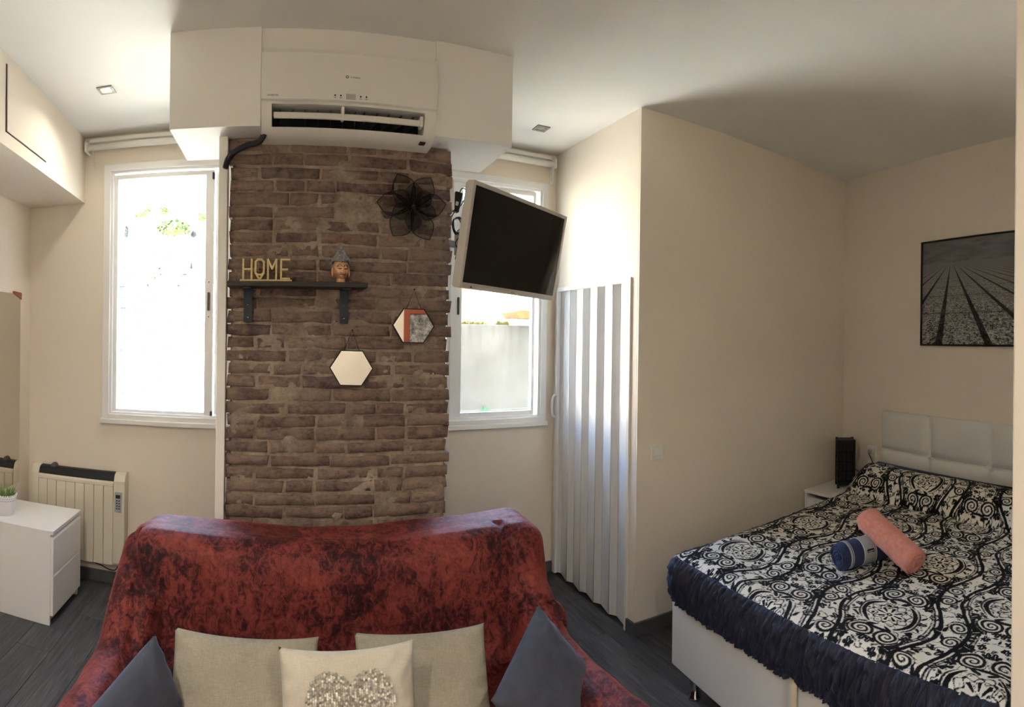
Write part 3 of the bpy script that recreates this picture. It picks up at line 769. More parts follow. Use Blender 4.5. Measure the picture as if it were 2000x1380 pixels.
grid('face', X, Yh, Zh + .062, COPPER, hd, True, True)
DKC = M('dark_copper', (92, 52, 36), .45, metal=.4); FZ = .062
def fy(x, z): return -.038 * math.sqrt(max(0, 1 - (x / .0365) ** 2 - (z / .05) ** 2)) - .0012
for sg in (-1, 1):
    MB().tube([(sg * x_, fy(sg * x_, z_) - .0012, FZ + z_) for x_, z_ in ((.003, .008), (.008, .0145), (.015, .0165), (.022, .012), (.025, .006))], .0013, 6, smooth=4).build('eyebrow', DKC, hd, True)
    MB().tube([(sg * x_, fy(sg * x_, z_) - .0022, FZ + z_) for x_, z_ in ((.006, .001), (.011, -.0022), (.017, -.0022), (.0225, .0015))], .0012, 6, smooth=4).build('eyelid', DKC, hd, True)
    MB().ball((sg * .0045, fy(0, -.016) - .0055, FZ - .0165), .0026, 2).build('nostril', COPPER, hd, True)
MB().tube([(x_, fy(x_, z_) - .0062, FZ + z_) for x_, z_ in ((-.012, -.0245), (-.006, -.0275), (0, -.0268), (.006, -.0275), (.012, -.0245))], .0010, 6, smooth=4).build('lip_line', DKC, hd, True)
MB().lathe([(0, 0), (.026, 0), (.025, .004), (.019, .010), (.0175, .024), (.02, .03), (0, .03)], 28).build('neck', COPPER, hd, True)
for sg in (-1, 1): MB().ball((sg * .037, .004, .050), .011, 2, (.45, .7, 2.1)).build('ear', COPPER, hd, True)
m = MB()
for lv in range(13):
    u = lv / 12
    if u < .62:
        a = u / .62; zc = .097 + a * .025; rr = .0375 * math.cos(a * .95)
    else:
        a = (u - .62) / .38; zc = .122 + a * .026; rr = .021 * math.cos(a * 1.25)
    n = max(5, int(2 * PI * rr / .0072))
    for k in range(n):
        t_ = 2 * PI * (k + .5 * (lv % 2)) / n
        if u < .1 and math.cos(t_) > .9: pass
        m.ball((rr * math.sin(t_), -rr * math.cos(t_) * 1.02 + .002, zc), .0042, 1)
for sg in (-1, 1):
    for lv in range(6):
        for k in range(4): m.ball((sg * (.037 + .003 * math.sin(lv)), .006 + k * .007, .098 - lv * .0072), .0045, 1)
m.ball((0, .006, .103), .034, 2, (1, 1, .50)); m.ball((0, .002, .128), .0165, 2, (1, 1, 1.1))
m.build('curled_hair', SILVER, hd, True)
MB().lathe([(0, .136), (.008, .140), (.0095, .148), (.006, .158), (.0035, .168), (.0, .176)], 12).build('finial', SILVER, hd, True)

# ------------------------------------------------------------------ black gauze flower
fl_ = thing('wall_flower', 'black wire and gauze flower hanging on the brick pillar', 'wall decor', (.557, 2.372, 2.235), rot=(0, 0, 0))
def gauze_mat():
    t = NT('black_gauze'); tr = t.new('ShaderNodeBsdfTransparent'); df = t.new('ShaderNodeBsdfDiffuse'); df.inputs[0].default_value = lin((24, 24, 27)); mx = t.new('ShaderNodeMixShader')
    mx.inputs[0].default_value = .34; t.link(tr.outputs[0], mx.inputs[1]); t.link(df.outputs[0], mx.inputs[2]); t.link(mx.outputs[0], t.out.inputs[0]); return t.m
GAUZE = gauze_mat()
def petal(ang, L, wd_, y0, lift):
    ca, sa = math.cos(ang), math.sin(ang)
    sh_ = [(.0, 0), (.20, .26), (.42, .42), (.62, .50), (.80, .36), (1.0, 0)]
    side1 = [(u * L, v * wd_) for u, v in sh_]; out = side1 + [(u * L, -v * wd_) for u, v in sh_[-2:0:-1]]
    def P(u, v): return Vector((u * ca - v * sa, y0 - lift * (u / L) * (1.4 - u / L) + abs(v) * .15, u * sa + v * ca))
    pts = [P(*p) for p in out]
    o = MB().tube(crom([P(*p) for p in side1], 4) + crom([P(u_, -v_) for u_, v_ in side1][::-1], 4)[1:-1], .0019, 6, True).build('petal', BLACKM, fl_, True)
    vs = []; fc = []
    top = crom([Vector((a, b_, 0)) for a, b_ in side1], 4)
    for p in top:
        for q in (-1, -.5, 0, .5, 1): vs.append(P(p.x, p.y * q))
    for i in range(len(top) - 1):
        for q in range(4): fc.append((i * 5 + q, i * 5 + q + 1, (i + 1) * 5 + q + 1, (i + 1) * 5 + q))
    MB().raw(vs, fc).build('gauze', GAUZE, o, True)
for k, (a, L) in enumerate(((60, .158), (118, .160), (8, .155), (176, .168), (-62, .165), (-124, .165))): petal(R(a), L, .105, -.006, .03)
for k, (a, L) in enumerate(((36, .10), (90, .105), (150, .112), (204, .11), (-20, .112), (-92, .115))): petal(R(a), L, .075, -.016, .035)
MB().ball((0, -.024, 0), .0085, 2).build('hub', BLACKM, fl_, True)

# ------------------------------------------------------------------ hexagonal mirrors
MIRR = M('mirror_glass', (225, 224, 218), .015, metal=1.0)
def hexm(label, cx, cz, r, hookz, tilt, yaw=0.0, pitch=0.0):
    t = thing('hexagon_mirror', label, 'mirror', (cx, 2.392, cz), rot=(pitch, tilt, yaw), group='hexagonal mirrors on the brick pillar')
    P = [(r * math.cos(k * PI / 3), r * .925 * math.sin(k * PI / 3)) for k in range(6)]
    Q = [(.955 * a, .955 * b_) for a, b_ in P]
    m = MB()
    for k in range(6):
        a, b_ = P[k], P[(k + 1) % 6]; c, d_ = Q[k], Q[(k + 1) % 6]
        m.prism([a, b_, d_, c], 'y', -.010, .008)
    m.build('frame', BLACKM, t); MB().prism(Q, 'y', -.0075, .006).build('mirror_pane', MIRR, t)
    top = r * .925 * math.sin(PI / 3); hz = hookz - cz
    MB().tube([(-r * .34, 0, top), (0, .004, hz), (r * .34, 0, top)], .0016, 6).build('chain', M('dark_chain', (42, 32, 28), .5, metal=.5), t)
    MB().lathe([(0, 0), (.004, 0), (.004, .008), (0, .008)], 8, (0, .004, hz), 'y').build('nail', BLACKM, t)
hexm('upper right black-framed hexagonal mirror reflecting a red framed poster', .573, 1.70, .0975, 1.866, R(1), R(-2.2))
hexm('lower black-framed hexagonal mirror reflecting plain cream wall', .290, 1.506, .0985, 1.675, R(1))
# poster with terracotta frame on the rear wall, seen in the upper mirror
def poster_mat():
    t = NT('street_photo_print'); p = t.pos('Object')
    n = t.noise(t.mapping(p, (3, 1, 3)), 4, 6, .7); br = t.new('ShaderNodeTexBrick'); t.link(t.mapping(p, (5, 5, 5), (PI / 2, 0, 0)), br.inputs[0])
    t.link(t.mix(.5, t.ramp(n, [(.35, (.02, .02, .02, 1)), (.65, (.6, .6, .6, 1))]), br.outputs[0], 'OVERLAY'), t.b.inputs['Base Color']); t.b.inputs['Roughness'].default_value = .3; return t.m
po = thing('framed_poster', 'grey street photograph in a terracotta frame on the rear wall, seen in the hexagonal mirror', 'poster', (1.575, YB, 1.40))
m = MB(); rect_frame(m, -.42, .42, -.65, .62, .075, .0, .03); m.build('frame', M('terracotta_frame', (150, 76, 54), .6), po)
MB().box(-.345, .345, .002, .014, -.575, .545).build('print', poster_mat(), po)

# ------------------------------------------------------------------ television
tvc = Vector((1.024, 2.238, 2.064)); tya, tti, tro = .520, .162, -.0097
TR = Matrix.Rotation(tya, 4, 'Z') @ Matrix.Rotation(tti, 4, 'X') @ Matrix.Rotation(-tro, 4, 'Y')
tv = thing('television', 'flat television with silver bezel tilted towards the bed', 'television', tvc)
tv.matrix_world = Matrix.Translation(tvc) @ TR
TW, THh = .735, .435
BEZ = M('silver_bezel', (196, 190, 182), .35, metal=.25)
m = MB(); bz = .017
rect_frame(m, -TW / 2, TW / 2, -THh / 2, THh / 2, bz, -.004, .03, .002); m.box(-TW / 2 + bz, TW / 2 - bz, -.004, .03, -THh / 2 + bz, -THh / 2 + bz + .008, .001); m.build('bezel', BEZ, tv)
MB().box(-TW / 2 + bz, TW / 2 - bz, .0, .012, -THh / 2 + bz + .008, THh / 2 - bz).build('screen', M('screen_black', (7, 8, 10), .08, spec=.6), tv)
m = MB(); m.box(-TW / 2 + .004, TW / 2 - .004, .03, .045, -THh / 2 + .004, THh / 2 - .004, .006); m.box(-.27, .27, .045, .075, -THh / 2 + .012, .10, .012); m.build('back_shell', BEZ, tv)
text('maker_mark', 'MITSAI', .0085, .0003, GREYT, tv, (.0, -.0045, -THh / 2 + .010), (PI / 2, 0, 0))
MB().box(-.3, -.292, -.006, -.003, -THh / 2 + .005, -THh / 2 + .012).build('status_light', DARKT, tv)
# wall arm
SIL = M('grey_arm', (168, 165, 158), .4, metal=.3)
arm = thing('tv_bracket', 'grey swivel wall bracket holding the television on the pillar side', 'bracket', (.757, 2.56, 2.10))
MB().box(.0, .018, -.05, .05, -.14, .14, .003).build('wall_plate', SIL, arm)
tb = tvc + TR.to_3x3() @ Vector((0, .076, 0)); tl = tb - Vector((.757, 2.56, 2.10))
MB().tube([(.018, 0, .02), (.10, .05, .02), (tl.x, tl.y, tl.z)], .018, 10).build('arm', SIL, arm, True)
MB().lathe([(0, -.05), (.022, -.05), (.022, .06), (0, .06)], 16, (.10, .05, .02)).build('joint', SIL, arm, True)
pl_ = MB().box(-.10, .10, 0, .008, -.10, .10, .002).build('vesa_plate', SIL, arm); pl_.matrix_local = Matrix.Translation(Vector((tl.x, tl.y, tl.z)) - TR.to_3x3() @ Vector((0, .0, 0))) @ TR
# pale ledges on the pillar side
tagm = tag(MB().box(.74, .80, 2.50, 2.62, 2.27, 2.42, .008).build('junction_box', WPL), 'white junction box on the pillar side behind the television', 'junction box')
pa = onY(892, 395, 2.52)
ad = thing('power_adapter', 'black power adapter hanging beside the television', 'adapter', (pa.x, 2.52, pa.z), rot=(0, R(12), 0))
MB().box(-.02, .02, -.015, .015, -.05, .05, .005).build('body', BLACKP, ad)
MB().box(-.008, .006, -.0162, -.0148, -.02, .0).build('rating_label', M('label_white', (210, 210, 205), .5), ad)
MB().tube([(.004, 0, .05), (.012, 0, .075), (.03, -.005, .07), (.035, 0, .03), (.02, .0, -.02), (-.005, .0, -.06), (-.01, .01, -.10)], .0028, 7, smooth=6).build('lead', BLACKP, ad, True)
m = MB(); cb = onY(889, 440, 2.50); rr = random.Random(4)
cab = []
for k in range(46):
    a = k * .83; cab.append(Vector((cb.x + .012 + .018 * math.cos(a) * (1 + .4 * rr.random()), 2.50 + .012 * math.sin(a * .7), cb.z + .035 * math.sin(a) * (1 + .3 * rr.random()))))
for k in range(14): cab.append(Vector((cb.x + .012 + .01 * math.sin(k * 1.1), 2.50 + .006 * math.cos(k), cb.z - .03 - k * .013)))
m.tube(cab, .0026, 6, smooth=4)
tag(m.build('cable_bundle', BLACKP, None, True), 'coil of black cables dangling between pillar and television', 'cable')

# ------------------------------------------------------------------ heater
ht = thing('electric_radiator', 'cream electric panel radiator with black top grille under the left window', 'radiator', (-1.345, YF, .15))
CRM = M('radiator_cream', (226, 219, 200), .42)
hw = .335; hh = .595
sp = [(0, 0.01), (-.075, .0), (-.085, .02), (-.088, hh * .6), (-.080, hh - .05), (-.062, hh - .012), (-.035, hh), (0, hh)]
for x0, x1 in ((-hw, -hw + .055), (hw - .075, hw)): sharp(MB().prism(sp, 'x', x0, x1, .004).build('end_cap', CRM, ht))
MB().box(-hw + .055, hw - .075, -.070, -.002, .012, hh - .055).build('core', CRM, ht)
np_ = 8; px0, px1 = -hw + .056, hw - .076; pwid = (px1 - px0) / np_
for k in range(np_): MB().box(px0 + k * pwid + .0012, px0 + (k + 1) * pwid - .0012, -.084, -.068, .0, hh - .085, .004).build('panel', CRM, ht)
MB().prism([(-.084, hh - .083), (-.084, hh - .066), (-.076, hh - .054), (-.066, hh - .054), (-.066, hh - .083)], 'x', px0, px1).build('top_rail', CRM, ht)
MB().prism([(-.074, hh - .056), (-.060, hh - .018), (-.036, hh - .006), (-.005, hh - .006), (-.005, hh - .056)], 'x', px0, px1).build('grille', M('grille_black', (30, 32, 40), .45), ht)
for k in range(3): MB().tube([(px0, -.071 + .012 * k, hh - .047 + .014 * k), (px1, -.071 + .012 * k, hh - .047 + .014 * k)], .0025, 6).build('grille_bar', M('grille_black', (30, 32, 40)), ht)
cp = MB().box(hw - .066, hw - .018, -.0925, -.086, hh - .245, hh - .115, .003).build('control_panel', M('panel_grey', (176, 178, 180), .4), ht)
MB().box(hw - .056, hw - .026, -.0940, -.0920, hh - .155, hh - .133).build('display', M('lcd', (58, 62, 60), .2), cp)
for i in range(2):
    for j in range(4): MB().box(hw - .054 + i * .016, hw - .043 + i * .016, -.0942, -.092, hh - .174 - j * .017, hh - .166 - j * .017, .001).build('button', M('button_slate', (70, 74, 92), .5), cp)
hp_ = onY(106, 909, 3.345)
pg = MB(); pg.lathe([(0, 0), (.024, 0), (.024, .02), (.016, .045), (0, .045)], 14, (hp_.x, YF, hp_.z), 'y'); pg.ball((hp_.x - .012, YF - .03, hp_.z - .008), .016, 2)
tag(pg.build('wall_plug', M('plug_grey', (96, 94, 92), .5), None, True), 'grey plug in the wall above the radiator', 'plug')
m = MB(); q = onY(232, 1080, 3.33)
m.tube([(q.x, 3.335, .30), (q.x + .01, 3.33, .20), (q.x - .005, 3.30, .125), (q.x - .05, 3.315, .105), (q.x - .12, 3.33, .118), (q.x - .2, 3.33, .135)], .0035, 7, smooth=6)
tag(m.build('heater_cable', BLACKP, None, True), 'black cable drooping under the radiator', 'cable')

# ------------------------------------------------------------------ chest of drawers, plant, mirror
dr = thing('drawer_chest', 'white two-drawer chest against the left wall', 'chest of drawers', (-1.252, 2.725, 0))
DD, DWd, DH = .48, .415, .535   # depth (-X), width (+Y), height
m = MB(); m.box(-DD, -.018, 0, .016, 0, DH - .022, .0015); m.box(-DD, -.018, DWd - .016, DWd, 0, DH - .022, .0015); m.box(-DD, -DD + .01, .016, DWd - .016, .02, DH - .022); m.box(-DD + .01, -.04, .016, DWd - .016, .045, .06); m.build('carcass', WHITE, dr)
MB().box(-DD, .0, -.001, DWd + .001, DH - .022, DH, .002).build('top', WHITE, dr)
for z0, z1 in ((.055, .275), (.285, .488)):
    MB().prism([(-.018, z0), (.0, z0), (.0, z1), (-.010, z1 + .012), (-.018, z1 + .012)], 'y', .004, DWd - .004, .001).build('drawer', WHITE, dr)
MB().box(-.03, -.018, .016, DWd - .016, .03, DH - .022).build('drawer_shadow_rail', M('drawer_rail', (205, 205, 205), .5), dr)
pp = Vector((-1.636, 2.86, DH))
pt = thing('potted_grass', 'small white lace-rimmed pot of green grass on the chest', 'potted plant', pp)
MB().lathe([(0, 0), (.050, 0), (.060, .085), (.066, .118), (.062, .118), (.055, .085), (.048, .08), (0, .08)], 40).build('pot', WHITE, pt, True)
m = MB()
for k in range(28):
    a = 2 * PI * k / 28; m.ball((.0655 * math.cos(a), .0655 * math.sin(a), .121), .0062, 1)
m.build('scalloped_rim', WHITE, pt, True)['kind'] = 'stuff'
m = MB()
for k in range(30):
    a = 2 * PI * k / 30
    for j in range(2):
        zz = .092 + .014 * j; r_ = .0612 + .0022 * j; aa = a + (.1 if j else 0)
        m.lathe([(0, 0), (.0034, 0), (0, .0012)], 6, (0, 0, 0), 'z', Matrix.Translation((r_ * math.cos(aa), r_ * math.sin(aa), zz)) @ Matrix.Rotation(aa, 4, 'Z') @ Matrix.Rotation(PI / 2, 4, 'Y'))
m.build('lace_hole_shade', M('lace_shadow', (120, 120, 126), .8), pt)['kind'] = 'stuff'  # solid grey dots paint the shade inside the lace openings
m = MB(); rr = random.Random(9)
for k in range(150):
    a = rr.uniform(0, 2 * PI); r0 = .045 * math.sqrt(rr.random()); L = rr.uniform(.05, .105); ln = rr.uniform(.1, .55)
    bx, by = r0 * math.cos(a), r0 * math.sin(a); dx, dy = math.cos(a) * ln * L, math.sin(a) * ln * L
    tx, ty = -math.sin(a + k) * .0024, math.cos(a + k) * .0024
    m.raw([(bx - tx, by - ty, .078), (bx + tx, by + ty, .078), (bx + dx * .4 - tx, by + dy * .4 - ty, .078 + L * .55), (bx + dx * .4 + tx, by + dy * .4 + ty, .078 + L * .55), (bx + dx, by + dy, .078 + L)], [(0, 1, 3, 2), (2, 3, 4)])
m.build('grass_blades', M('grass_green', (140, 164, 92), .6, vary=(60, .3)), pt)['kind'] = 'stuff'
mi = thing('wall_mirror', 'tall frameless mirror on the left wall above the chest', 'mirror', (XL + .004, 2.93, 1.26))
MB().box(.0, .012, -.42, .262, -.62, .645, .002).build('glass', M('wall_mirror_glass', (214, 210, 202), .02, metal=1.0), mi)
MB().prism([(.17, .642), (.27, .610), (.27, .655), (.17, .660)], 'x', .001, .016).build('corner_strip', M('terracotta_wood', (150, 88, 62), .6), mi)

# ------------------------------------------------------------------ alcove: switch, socket, headboard, picture
WANG = math.atan2(wd.y, wd.x)
def on_wall(u, z=0.0, off=0.0): return C_ + wd * u + WN * off + Vector((0, 0, z))
def plate(name, label, loc, rz, socket=False):
    t = thing(name, label, 'socket' if socket else 'switch', loc, rz)
    MB().box(-.042, .042, -.012, 0, -.042, .042, .004).build('plate', WPL, t)
    if socket:
        MB().lathe([(0, 0), (.020, 0), (.020, .003), (.017, .003), (.016, .001), (0, .001)], 24, (0, -.009, 0), 'y').build('outlet', WPL, t, True)
        MB().box(-.02, .02, -.03, -.011, -.018, .016, .006).build('plug', M('plug_white', (206, 204, 198), .4), t)
    else: MB().box(-.023, .023, -.018, -.011, -.023, .023, .003).build('rocker', WPL, t)
aang = math.atan2(av.y, av.x)
plate('light_switch', 'white light switch on the alcove wall beside the door corner', Vector((1.957, 0, 1.012)) + Vector((0, B_.y + (1.957 - B_.x) * av.y / av.x, 0)), aang)
plate('wall_socket', 'white wall socket behind the bedside lamp', on_wall(.335, .825), WANG, True)
LEATH = M('white_leatherette', (226, 226, 222), .42, bump=(130, .08), vary=(5, .03))
hbd = thing('headboard', 'white padded headboard with stitched squares on the wall', 'headboard', on_wall(.475, 0), WANG)
MB().box(0, 1.44, -.045, -.001, .22, 1.148, .01).build('backing', LEATH, hbd)
pws = [0, .465, .955, 1.44]
for i in range(3):
    for (z0, z1) in ((.24, .585), (.585, .872), (.872, 1.15)):
        n = 14; u = np.linspace(0, 1, n); U, V_ = np.meshgrid(u, u, indexing='ij')
        x0, x1 = pws[i] + .001, pws[i + 1] - .001
        pad = np.minimum(1, 7 * np.minimum(np.minimum(U, 1 - U) * (x1 - x0) / .3, np.minimum(V_, 1 - V_))) ** .45
        o = grid('padded_square', x0 + U * (x1 - x0), -.040 - .022 * pad - .008 * np.sin(U * PI) * np.sin(V_ * PI), z0 + V_ * (z1 - z0), LEATH, hbd)
for x_ in pws[1:3]:
    for z_ in (.585, .872): MB().ball((x_, -.050, z_), .012, 2, (1, .5, 1)).build('button', LEATH, hbd, True)
def city_mat():
    t = NT('aerial_city_print'); p = t.pos('Object'); sp_ = t.new('ShaderNodeSeparateXYZ'); t.link(p, sp_.inputs[0])
    u, v = sp_.outputs[0], sp_.outputs[2]
    hz = .575                                    # horizon height on the print
    dep = t.math('DIVIDE', .30, t.math('MAXIMUM', t.math('SUBTRACT', hz, v), .012))
    uu = t.math('MULTIPLY', t.math('SUBTRACT', u, .26), dep)
    cx = t.new('ShaderNodeCombineXYZ'); t.link(uu, cx.inputs[0]); t.link(dep, cx.inputs[1])
    gx_ = t.math('FRACT', t.math('MULTIPLY', t.math('ADD', uu, .07), 4.6)); gy_ = t.math('FRACT', t.math('MULTIPLY', dep, 2.4))
    road = t.math('MAXIMUM', t.math('LESS_THAN', gx_, .15), t.math('MULTIPLY', t.math('LESS_THAN', gy_, .07), .45))
    vo = t.new('ShaderNodeTexVoronoi'); vo.feature = 'F1'; vo.distance = 'CHEBYCHEV'; vo.inputs['Scale'].default_value = 115; t.link(cx.outputs[0], vo.inputs['Vector'])
    sepc = t.new('ShaderNodeSeparateColor'); t.link(vo.outputs['Color'], sepc.inputs[0])
    nz = t.noise(cx.outputs[0], 190, 3, .7)
    roof = t.math('MULTIPLY', t.math('MULTIPLY_ADD', sepc.outputs[0], .50, .02), t.math('MULTIPLY_ADD', nz, 2.2, -.25))
    roof = t.math('MULTIPLY', roof, t.math('SUBTRACT', 1.0, t.math('MULTIPLY', road, .88)))
    fade = t.math('MULTIPLY', t.math('SUBTRACT', dep, 1.4), .09, clamp=True)
    g = t.math('ADD', t.math('MULTIPLY', roof, t.math('SUBTRACT', 1.0, fade)), t.math('MULTIPLY', fade, .20))
    cl = t.noise(t.mapping(p, (2, 1, 9)), 3, 5)
    skyv = t.math('MULTIPLY_ADD', cl, .22, .06)
    isky = t.math('GREATER_THAN', v, t.math('MULTIPLY_ADD', t.noise(t.mapping(p, (4, 1, 0)), 2, 3), .03, hz - .028))
    g = t.math('ADD', t.math('MULTIPLY', g, t.math('SUBTRACT', 1.0, isky)), t.math('MULTIPLY', skyv, isky))
    c3 = t.new('ShaderNodeCombineXYZ')
    for k in range(3): t.link(g, c3.inputs[k])
    t.link(c3.outputs[0], t.b.inputs['Base Color']); t.b.inputs['Roughness'].default_value = .06; t.b.inputs['Specular IOR Level'].default_value = .6; return t.m
pic = thing('framed_picture', 'large black-framed grey aerial city picture above the headboard', 'picture', on_wall(.822, 1.634), WANG)
PWd, PHt = 1.0, .722
m = MB(); rect_frame(m, 0, PWd, 0, PHt, .012, -.022, -.001, .0015); m.build('frame', BLACKP, pic)
MB().box(.012, PWd - .012, -.014, -.002, .012, PHt - .012).build('print', city_mat(), pic)

# ------------------------------------------------------------------ bedside table and lamp
ns = thing('bedside_table', 'white bedside table in the alcove corner', 'bedside table', (3.405, 2.045, 0), aang)
m = MB(); m.box(-.19, .19, -.165, -.15, 0, .558, .001); m.box(-.19, .19, .15, .165, 0, .558, .001); m.box(.18, .19, -.15, .15, .02, .558); m.box(-.17, .18, -.15, .15, .04, .055); m.build('carcass', WHITE, ns)
MB().box(-.195, .195, -.168, .168, .558, .578, .002).build('top', WHITE, ns)
for z0, z1 in ((.05, .285), (.295, .53)): MB().box(-.19, -.174, -.148, .148, z0, z1, .002).build('drawer', WHITE, ns)
lm = thing('fretwork_lamp', 'black square fretwork table lamp on the bedside table', 'lamp', (3.478, 2.035, .578), R(38))
FRET = M('black_fretwork', (17, 16, 18), .45)
s = .058; LHt = .355
MB().box(-s, s, -s, s, .018, .05, .001).build('base', FRET, lm)
for sx in (-1, 1):
    for sy in (-1, 1): MB().box(sx * s - .009, sx * s + .009, sy * s - .009, sy * s + .009, 0, LHt, .0015).build('post', FRET, lm)
MB().box(-s + .010, s - .010, -s + .010, s - .010, .05, LHt - .02).build('inner_shade', M('dark_shade_paper', (52, 52, 62), .7), lm)
MB().box(-s - .006, s + .006, -s - .006, s + .006, LHt - .024, LHt - .004, .001).build('top_rim', FRET, lm)
for f in range(4):
    mt = Matrix.Rotation(f * PI / 2, 4, 'Z'); m = MB()
    def bar(x0, x1, z0, z1, a=0): m.box(-abs(x1 - x0) / 2, abs(x1 - x0) / 2, -.004, .002, -abs(z1 - z0) / 2, abs(z1 - z0) / 2, 0, 1, mt @ Matrix.Translation(((x0 + x1) / 2, -s, (z0 + z1) / 2)) @ Matrix.Rotation(a, 4, 'Y'))
    for zz in (.055, .125, .195, .265, .325): bar(-s, s, zz - .007, zz + .007)
    bar(-.006, .006, .05, LHt - .02); bar(-.034, -.026, .125, LHt - .02); bar(.026, .034, .125, LHt - .02); bar(-.03, .03, .05, .058)
    for zz in (.16, .23, .295):
        for sg in (-1, 1): bar(sg * .018 - .022, sg * .018 + .022, zz - .003, zz + .003, sg * .75); bar(sg * .042 - .014, sg * .042 + .014, zz + .01, zz + .016)
    for sg in (-1, 1): bar(sg * .03 - .004, sg * .03 + .004, .06, .12)
    m.build('fret_panel', FRET, lm)
m = MB(); l0 = Vector((3.53, 1.99, .66))
m.tube([(3.535, 1.985, .70), (3.60, 1.93, .64), (3.63, 1.88, .60), (3.635, 1.88, .72), on_wall(.335, .815, .035)], .003, 6, smooth=6)
m.tube([(3.53, 1.98, .65), (3.585, 1.92, .61), (3.615, 1.86, .60)], .003, 6, smooth=6)
tag(m.build('lamp_cable', BLACKP, None, True), 'black lamp cable running from the lamp to the socket', 'cable')

# ------------------------------------------------------------------ bed
FL, FR, HL, HR = Vector((1.66, 1.885, 0)), Vector((1.452, .325, 0)), Vector((3.515, 1.80, 0)), Vector((3.055, .325, 0))
def bp(s, t, z=0.0):
    p = (FL * (1 - s) + HL * s) * (1 - t) + (FR * (1 - s) + HR * s) * t; return Vector((p.x, p.y, z))
bed = thing('storage_bed', 'white leatherette storage bed with metal feet in the alcove', 'bed', (FL.x, FL.y, 0))
o0 = Vector((FL.x, FL.y, 0))
def quad_prism(nm, s0, s1, t0, t1, z0, z1, mat, bev=0.0, par=bed):
    pts = [bp(s0, t0) - o0, bp(s1, t0) - o0, bp(s1, t1) - o0, bp(s0, t1) - o0]
    return MB().prism([(p.x, p.y) for p in pts], 'z', z0, z1, bev).build(nm, mat, par)
quad_prism('base', .012, .995, .010, .990, .155, .440, LEATH, .01)
# upholstered lids with a rolled top edge
quad_prism('foot_panel', .0, .0125, .004, .498, .150, .457, LEATH, .006); quad_prism('foot_panel', .0, .0125, .502, .996, .150, .457, LEATH, .006)
quad_prism('side_panel', .013, .995, .0, .0115, .150, .457, LEATH, .006); quad_prism('side_panel', .013, .995, .9885, 1.0, .150, .457, LEATH, .006)
quad_prism('mattress', .02, .985, .02, .98, .440, .640, M('mattress_cover', (60, 64, 84), .8), .04)
for (s_, t_) in ((.045, .055), (.045, .5), (.045, .945), (.5, .055), (.5, .945), (.95, .055), (.95, .945)):
    p = bp(s_, t_) - o0; MB().lathe([(0, 0), (.030, 0), (.030, .012), (.022, .018), (.022, .13), (.032, .135), (.032, .156), (0, .156)], 20, (p.x, p.y, 0)).build('foot', CHROME, bed, True)
sc_ = bp(-.001, .5, .46) - o0; fdir = (FR - FL).normalized(); fout = (FL - HL).normalized()
vs = []; fc = []
path = [(-.02, .462), (.004, .468), (.018, .455), (.024, .40), (.028, .33), (.030, .25), (.026, .20), (.014, .185)]
for k, (o_, z_) in enumerate(path):
    for q in (-1, 1):
        p = sc_ + fdir * (q * .020 + (.02 * k / 7)) + fout * (o_ + .004); vs.append((p.x, p.y, z_))
        p2 = sc_ + fdir * (q * .020 + (.02 * k / 7)) + fout * (o_ - .001); vs.append((p2.x, p2.y, z_ - .002))
for k in range(len(path) - 1):
    a = k * 4; b_ = a + 4
    fc += [(a, a + 2, b_ + 2, b_), (a + 1, b_ + 1, b_ + 3, a + 3), (a, b_, b_ + 1, a + 1), (a + 2, a + 3, b_ + 3, b_ + 2)]
MB().raw(vs, fc).build('pull_strap', M('beige_strap', (206, 192, 166), .6), bed, True)

# bedspread: printed top and ruffled navy border
bs = thing('bedspread', 'black and white damask bedspread with ruffled navy border', 'bedspread', (0, 0, 0))
NS, NTt = 460, 370
sv = np.linspace(0.002, .995, NS); tv_ = np.linspace(0.004, .996, NTt); SS, TT = np.meshgrid(sv, tv_, indexing='ij')
BX = (FL.x * (1 - SS) + HL.x * SS) * (1 - TT) + (FR.x * (1 - SS) + HR.x * SS) * TT; BY = (FL.y * (1 - SS) + HL.y * SS) * (1 - TT) + (FR.y * (1 - SS) + HR.y * SS) * TT
LX = SS * 1.9; LY = TT * 1.5                      # cloth coordinates in metres
pill = np.maximum(0, 1 - (np.abs(SS - .885) / .112) ** 2.2) ** .62
endt = np.clip((TT + .01) / .07, 0, 1) ** .6 * np.clip((1.0 - TT) / .05, 0, 1) ** .6
ZT = .668 + .155 * pill * endt + (fbm(LX * 5, LY * 5, 21, 3) - .45) * .022 + (fbm(LX * 16, LY * 16, 27, 3) - .45) * .006
edge = np.minimum(np.minimum(TT, 1 - TT) * 1.5, SS * 1.9); ZT -= .03 * np.clip(1 - edge / .06, 0, 1) ** 2
ZT += .016 * np.exp(-((SS - .77) / .015) ** 2) * np.sin(LY * 40) * .4
